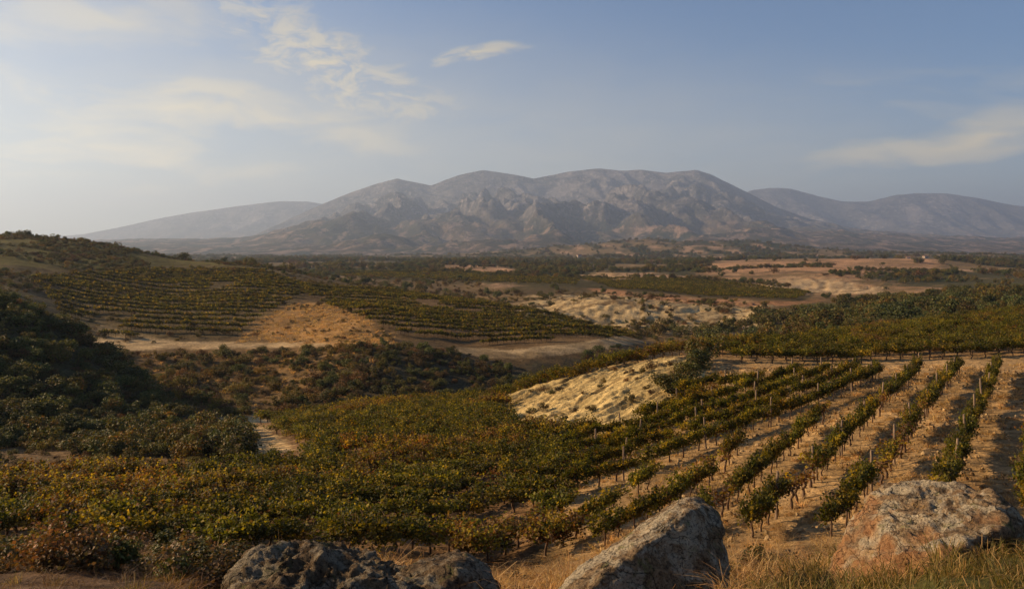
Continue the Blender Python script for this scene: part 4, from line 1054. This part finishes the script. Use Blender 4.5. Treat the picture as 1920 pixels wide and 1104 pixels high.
grass('dry_meadow', 'straw_tuft', x[m], y[m], 1.2, 2.6, 'orange dry meadow grass on the small knoll', 0.25)

cm = []
for i in range(6):
    bm = bmesh.new(); bmesh.ops.create_icosphere(bm, subdivisions=2, radius=1.0)
    co = np.array([v.co for v in bm.verts]); co = co * (1 + 0.55 * fbm3(co * 1.3 + 9 * i, 3, 200 + i))[:, None] * np.array([1, 0.8, 0.6])
    for v, c in zip(bm.verts, co): v.co = c
    me = bpy.data.meshes.new('clod'); bm.to_mesh(me); bm.free(); me.materials.append(M_GROUND)
    a_ = me.attributes.new('col', 'FLOAT_COLOR', 'POINT'); cc_ = [(0.30, 0.2, 0.095), (0.36, 0.26, 0.14), (0.24, 0.15, 0.07)][i % 3]
    a_.data.foreach_set('color', np.tile(np.array([*cc_, 1], np.float32), len(me.vertices)))
    cm.append(me)
proto('clod', cm)
x, y, z = area_samples(7.0, 1000, 2200, 20, 62)
px, py = project(x, y, H0(x, y))
m = inpoly([(960, 850), (1190, 812), (1265, 770), (1330, 690), (1500, 690), (2200, 680), (2200, 1300), (1250, 1200), (1000, 1000)], px, py) & (vn2(x * .5, y * .5, 29) > 0.35)
x, y, z = x[m], y[m], z[m]; n_ = len(x); sz_ = 0.025 + 0.10 * rng.uniform(0, 1, n_) ** 3
scatter_obj('clods', 'clod', np.stack([x, y, z + sz_ * 0.2], -1), rng.uniform(-3, 3, (n_, 3)), np.stack([sz_] * 3, -1), rng.integers(0, 6, n_), kind='stuff', label='loose soil clods and stones between the vine rows')

# ------------------------------------------------------------------ boulders
def at(px, py, d): return Vector(((px - HX) / F * d, d, (HY - py) / F * d))
def boulder(pts, label, amp=0.05, fresh=None, seed=0, smooth_it=6, edge=0.022, freq=3.0, fine=0.016, dark=0.0):
    P_ = [at(*p_) for p_ in pts]
    base = Vector((sum(p_.x for p_ in P_) / len(P_), sum(p_.y for p_ in P_) / len(P_), min(p_.z for p_ in P_)))
    bm = bmesh.new()
    for p_ in P_: bm.verts.new(p_ - base)
    r_ = bmesh.ops.convex_hull(bm, input=bm.verts)
    loose = [v for v in bm.verts if not v.link_faces]
    bmesh.ops.delete(bm, geom=loose, context='VERTS')
    for it in range(9):
        es = [e for e in bm.edges if e.calc_length() > edge * 1.5]
        if not es: break
        bmesh.ops.subdivide_edges(bm, edges=es, cuts=1, use_grid_fill=False)
        bmesh.ops.triangulate(bm, faces=bm.faces)
    bm.normal_update()
    fr = []
    for v in bm.verts: fr.append(v.normal.copy())
    for _ in range(smooth_it): bmesh.ops.smooth_vert(bm, verts=bm.verts, factor=0.5, use_axis_x=True, use_axis_y=True, use_axis_z=True)
    bm.normal_update()
    bm.verts.ensure_lookup_table()
    co = np.array([v.co for v in bm.verts]); nm = np.array([v.normal for v in bm.verts]); n0 = np.array(fr)
    q = co * freq + seed * 3.3
    rid = 1 - 2 * np.abs(fbm3(q * np.array([1, 1, 1.6]), 5, seed, 0.55))
    disp = amp * (rid - 0.5) + amp * 0.8 * fbm3(q * 0.5, 3, seed + 4) + fine * (1 - 2 * np.abs(fbm3(co * np.array([9, 9, 14]), 5, seed + 8, 0.62)))
    co = co + nm * disp[:, None]
    for v, c in zip(bm.verts, co): v.co = c
    me = bpy.data.meshes.new('boulder'); bm.to_mesh(me); bm.free()
    me.materials.append(M_ROCK)
    at_ = me.attributes.new('col', 'FLOAT_COLOR', 'POINT')
    f_ = np.zeros(len(co))
    if fresh is not None:
        f_ = sstep(fresh[1], fresh[1] + 0.25, n0 @ np.array(fresh[0]) + 0.35 * fbm3(co * 7, 4, 77))
    c4 = np.ones((len(co), 4), np.float32); c4[:, 0] = f_; c4[:, 1] = dark; c4[:, 2] = 0
    at_.data.foreach_set('color', c4.ravel())
    me.polygons.foreach_set('use_smooth', np.ones(len(me.polygons), bool))
    return link('boulder', me, None, base, label=label, category='boulder', group='boulders on the crest in front')
# leaning slab, middle
boulder([(1030, 1120, 5.0), (1285, 931, 5.6), (1310, 930, 5.6), (1072, 1132, 4.72), (1268, 966, 5.2), (1295, 958, 5.2), (1335, 950, 5.5), (1352, 990, 5.3), (1368, 1130, 5.2), (1350, 1200, 4.85), (1085, 1200, 4.72), (1050, 1150, 5.5), (1300, 1140, 6.0), (1240, 960, 5.6), (1180, 1008, 5.45), (1105, 1062, 5.2)],
        'leaning triangular grey boulder with lichen, its sloping upper edge lit', 0.03, None, 3, 3, 0.02, 3.0, 0.026)
# long boulder with the broken orange face, right
lf = Vector((-0.80, -0.55, 0.1)).normalized()
boulder([(1638, 924, 6.6), (1660, 915, 6.6), (1760, 910, 6.5), (1860, 922, 6.1), (1905, 960, 5.95), (1918, 1000, 5.9), (1548, 1105, 6.0), (1575, 1085, 6.5), (1675, 1130, 5.5), (1720, 1110, 5.45), (1662, 985, 6.1), (1690, 1050, 5.6), (1790, 1030, 5.5), (1880, 990, 5.6), (1800, 1100, 5.9), (1900, 1080, 6.2), (1640, 1090, 7.0), (1850, 1050, 7.0)],
        'long grey boulder with a broken orange face at its end, in green grass', 0.05, (tuple(lf), 0.40), 12, 3, 0.022, 3.5, 0.04)
# low rough outcrop, bottom
boulder([(425, 1140, 4.6), (440, 1105, 4.8), (470, 1062, 5.0), (500, 1044, 5.3), (560, 1038, 5.5), (640, 1046, 5.5), (690, 1060, 5.4), (760, 1086, 5.2), (800, 1120, 4.8), (440, 1160, 4.3), (780, 1160, 4.3), (520, 1120, 5.9), (720, 1130, 5.8), (540, 1050, 4.85), (640, 1080, 4.7)],
        'broad rough grey brown boulder, low and craggy, beside the dead twigs', 0.09, None, 21, 4, 0.02, 3.8, 0.055, 1.0)
boulder([(700, 1125, 4.6), (760, 1075, 4.8), (800, 1056, 5.0), (850, 1038, 5.1), (880, 1050, 5.1), (905, 1070, 5.0), (925, 1130, 4.9), (930, 1180, 4.6), (700, 1180, 4.4), (820, 1130, 5.7), (900, 1130, 5.6), (860, 1075, 4.7)],
        'small rounded dark boulder leaning against the broad craggy boulder', 0.05, None, 27, 5, 0.02, 3.4, 0.04, 0.9)

# ------------------------------------------------------------------ far houses on the plain
def plain_mat(name, c, sc_=3.0):
    m, t, o = new_mat(name)
    n_ = noise(t, N(t, 'ShaderNodeTexCoord').outputs['Object'], sc_, 5, 0.6)
    t.links.new(princ(t, mixc(t, ramp(t, n_, [(0.35, 0), (0.65, 1)]), tuple(v * 0.8 for v in c), c), 0.9, 0.1), o.inputs['Surface'])
    return m
M_WALL = plain_mat('lime_washed_wall', (0.42, 0.34, 0.27)); M_TILE = plain_mat('clay_roof_tiles', (0.22, 0.13, 0.09)); M_DARK = plain_mat('window_and_door_paint', (0.05, 0.045, 0.04))
def boxm(name, x0, x1, y0, y1, z0, z1, mat):
    V = [(x, y, z) for x in (x0, x1) for y in (y0, y1) for z in (z0, z1)]
    me = bpy.data.meshes.new(name); me.from_pydata(V, [], [(0, 1, 3, 2), (4, 6, 7, 5), (0, 4, 5, 1), (2, 3, 7, 6), (0, 2, 6, 4), (1, 5, 7, 3)]); me.materials.append(mat); me.update(); return me
def house(px, d, wd, hg, rz, label):
    x = (px - HX) / F * d; z = float(H(np.array([x]), np.array([float(d)]))[0])
    e = bpy.data.objects.new('house', None); COL.objects.link(e); e.location = (x, d, z - 0.2); e.rotation_euler = (0, 0, rz)
    e['label'] = label; e['category'] = 'house'; e['group'] = 'far houses on the plain'
    wd *= 0.75; hg *= 0.75; dp = wd * 0.65; a, b = wd / 2, dp / 2
    link('wall', boxm('wall', -a, a, -b, b, -1, hg, M_WALL), e)
    rh = dp * 0.28; o_ = 0.4
    V = [(-a - o_, -b - o_, hg - 0.05), (a + o_, -b - o_, hg - 0.05), (a + o_, b + o_, hg - 0.05), (-a - o_, b + o_, hg - 0.05), (-a - o_, 0, hg + rh), (a + o_, 0, hg + rh)]
    me = bpy.data.meshes.new('roof'); me.from_pydata(V, [], [(0, 1, 5, 4), (2, 3, 4, 5), (1, 2, 5), (3, 0, 4), (3, 2, 1, 0)]); me.materials.append(M_TILE); me.update()
    link('roof', me, e)
    for q in (-0.28, 0.28): link('window', boxm('window', q * wd - .5, q * wd + .5, -b - .05, -b + .1, hg * .45, hg * .45 + 1.2, M_DARK), e)
    link('door', boxm('door', -.55, .55, -b - .06, -b + .1, 0.2, 2.2, M_DARK), e)
for args in [(1222, 900, 12, 4.5, 0.1, 'tiny long pale house below the far green rise'), (1086, 1500, 12, 7, 0.5, 'tiny tall pale house at the foot of the far green rise'),
             (1706, 1250, 16, 5, 0.0, 'tiny long pale house on the crest beyond the orange field'), (1735, 1300, 11, 5, 0.4, 'tiny pale house right of the long one beyond the orange field')]: house(*args)

# ------------------------------------------------------------------ labels: tell look-alikes apart by their order
by = {}
for o in list(COL.objects):
    if o.parent is None and o.get('category') and o.get('label'): by.setdefault(o['label'], []).append(o)
for lb, os_ in by.items():
    if 1 < len(os_) <= 40 and len(lb.split()) + 4 <= 16:
        os_.sort(key=lambda o: o.location.x / max(o.location.y, 1))
        for q, o in enumerate(os_): o['label'] = '%s, %s from the left' % (lb, ORD[q])

# ------------------------------------------------------------------ haze
def haze():
    m, t, o = new_mat('haze_air')
    v = N(t, 'ShaderNodeVolumePrincipled')
    v.inputs['Color'].default_value = (0.54, 0.71, 1.0, 1)
    v.inputs['Density'].default_value = 1.2e-4
    v.inputs['Anisotropy'].default_value = 0.38
    t.links.new(v.outputs[0], o.inputs['Volume'])
    x0, x1, y0, y1, z0, z1 = -17000, 17000, -14500, 17500, -80, 1060
    V = [(x, y, z) for x in (x0, x1) for y in (y0, y1) for z in (z0, z1)]
    f = [(0, 1, 3, 2), (4, 6, 7, 5), (0, 4, 5, 1), (2, 3, 7, 6), (0, 2, 6, 4), (1, 5, 7, 3)]
    me = bpy.data.meshes.new('haze'); me.from_pydata(V, [], f); me.materials.append(m); me.update()
    link('haze', me, kind='stuff', label='pale blue grey haze hanging over the plain')
haze()
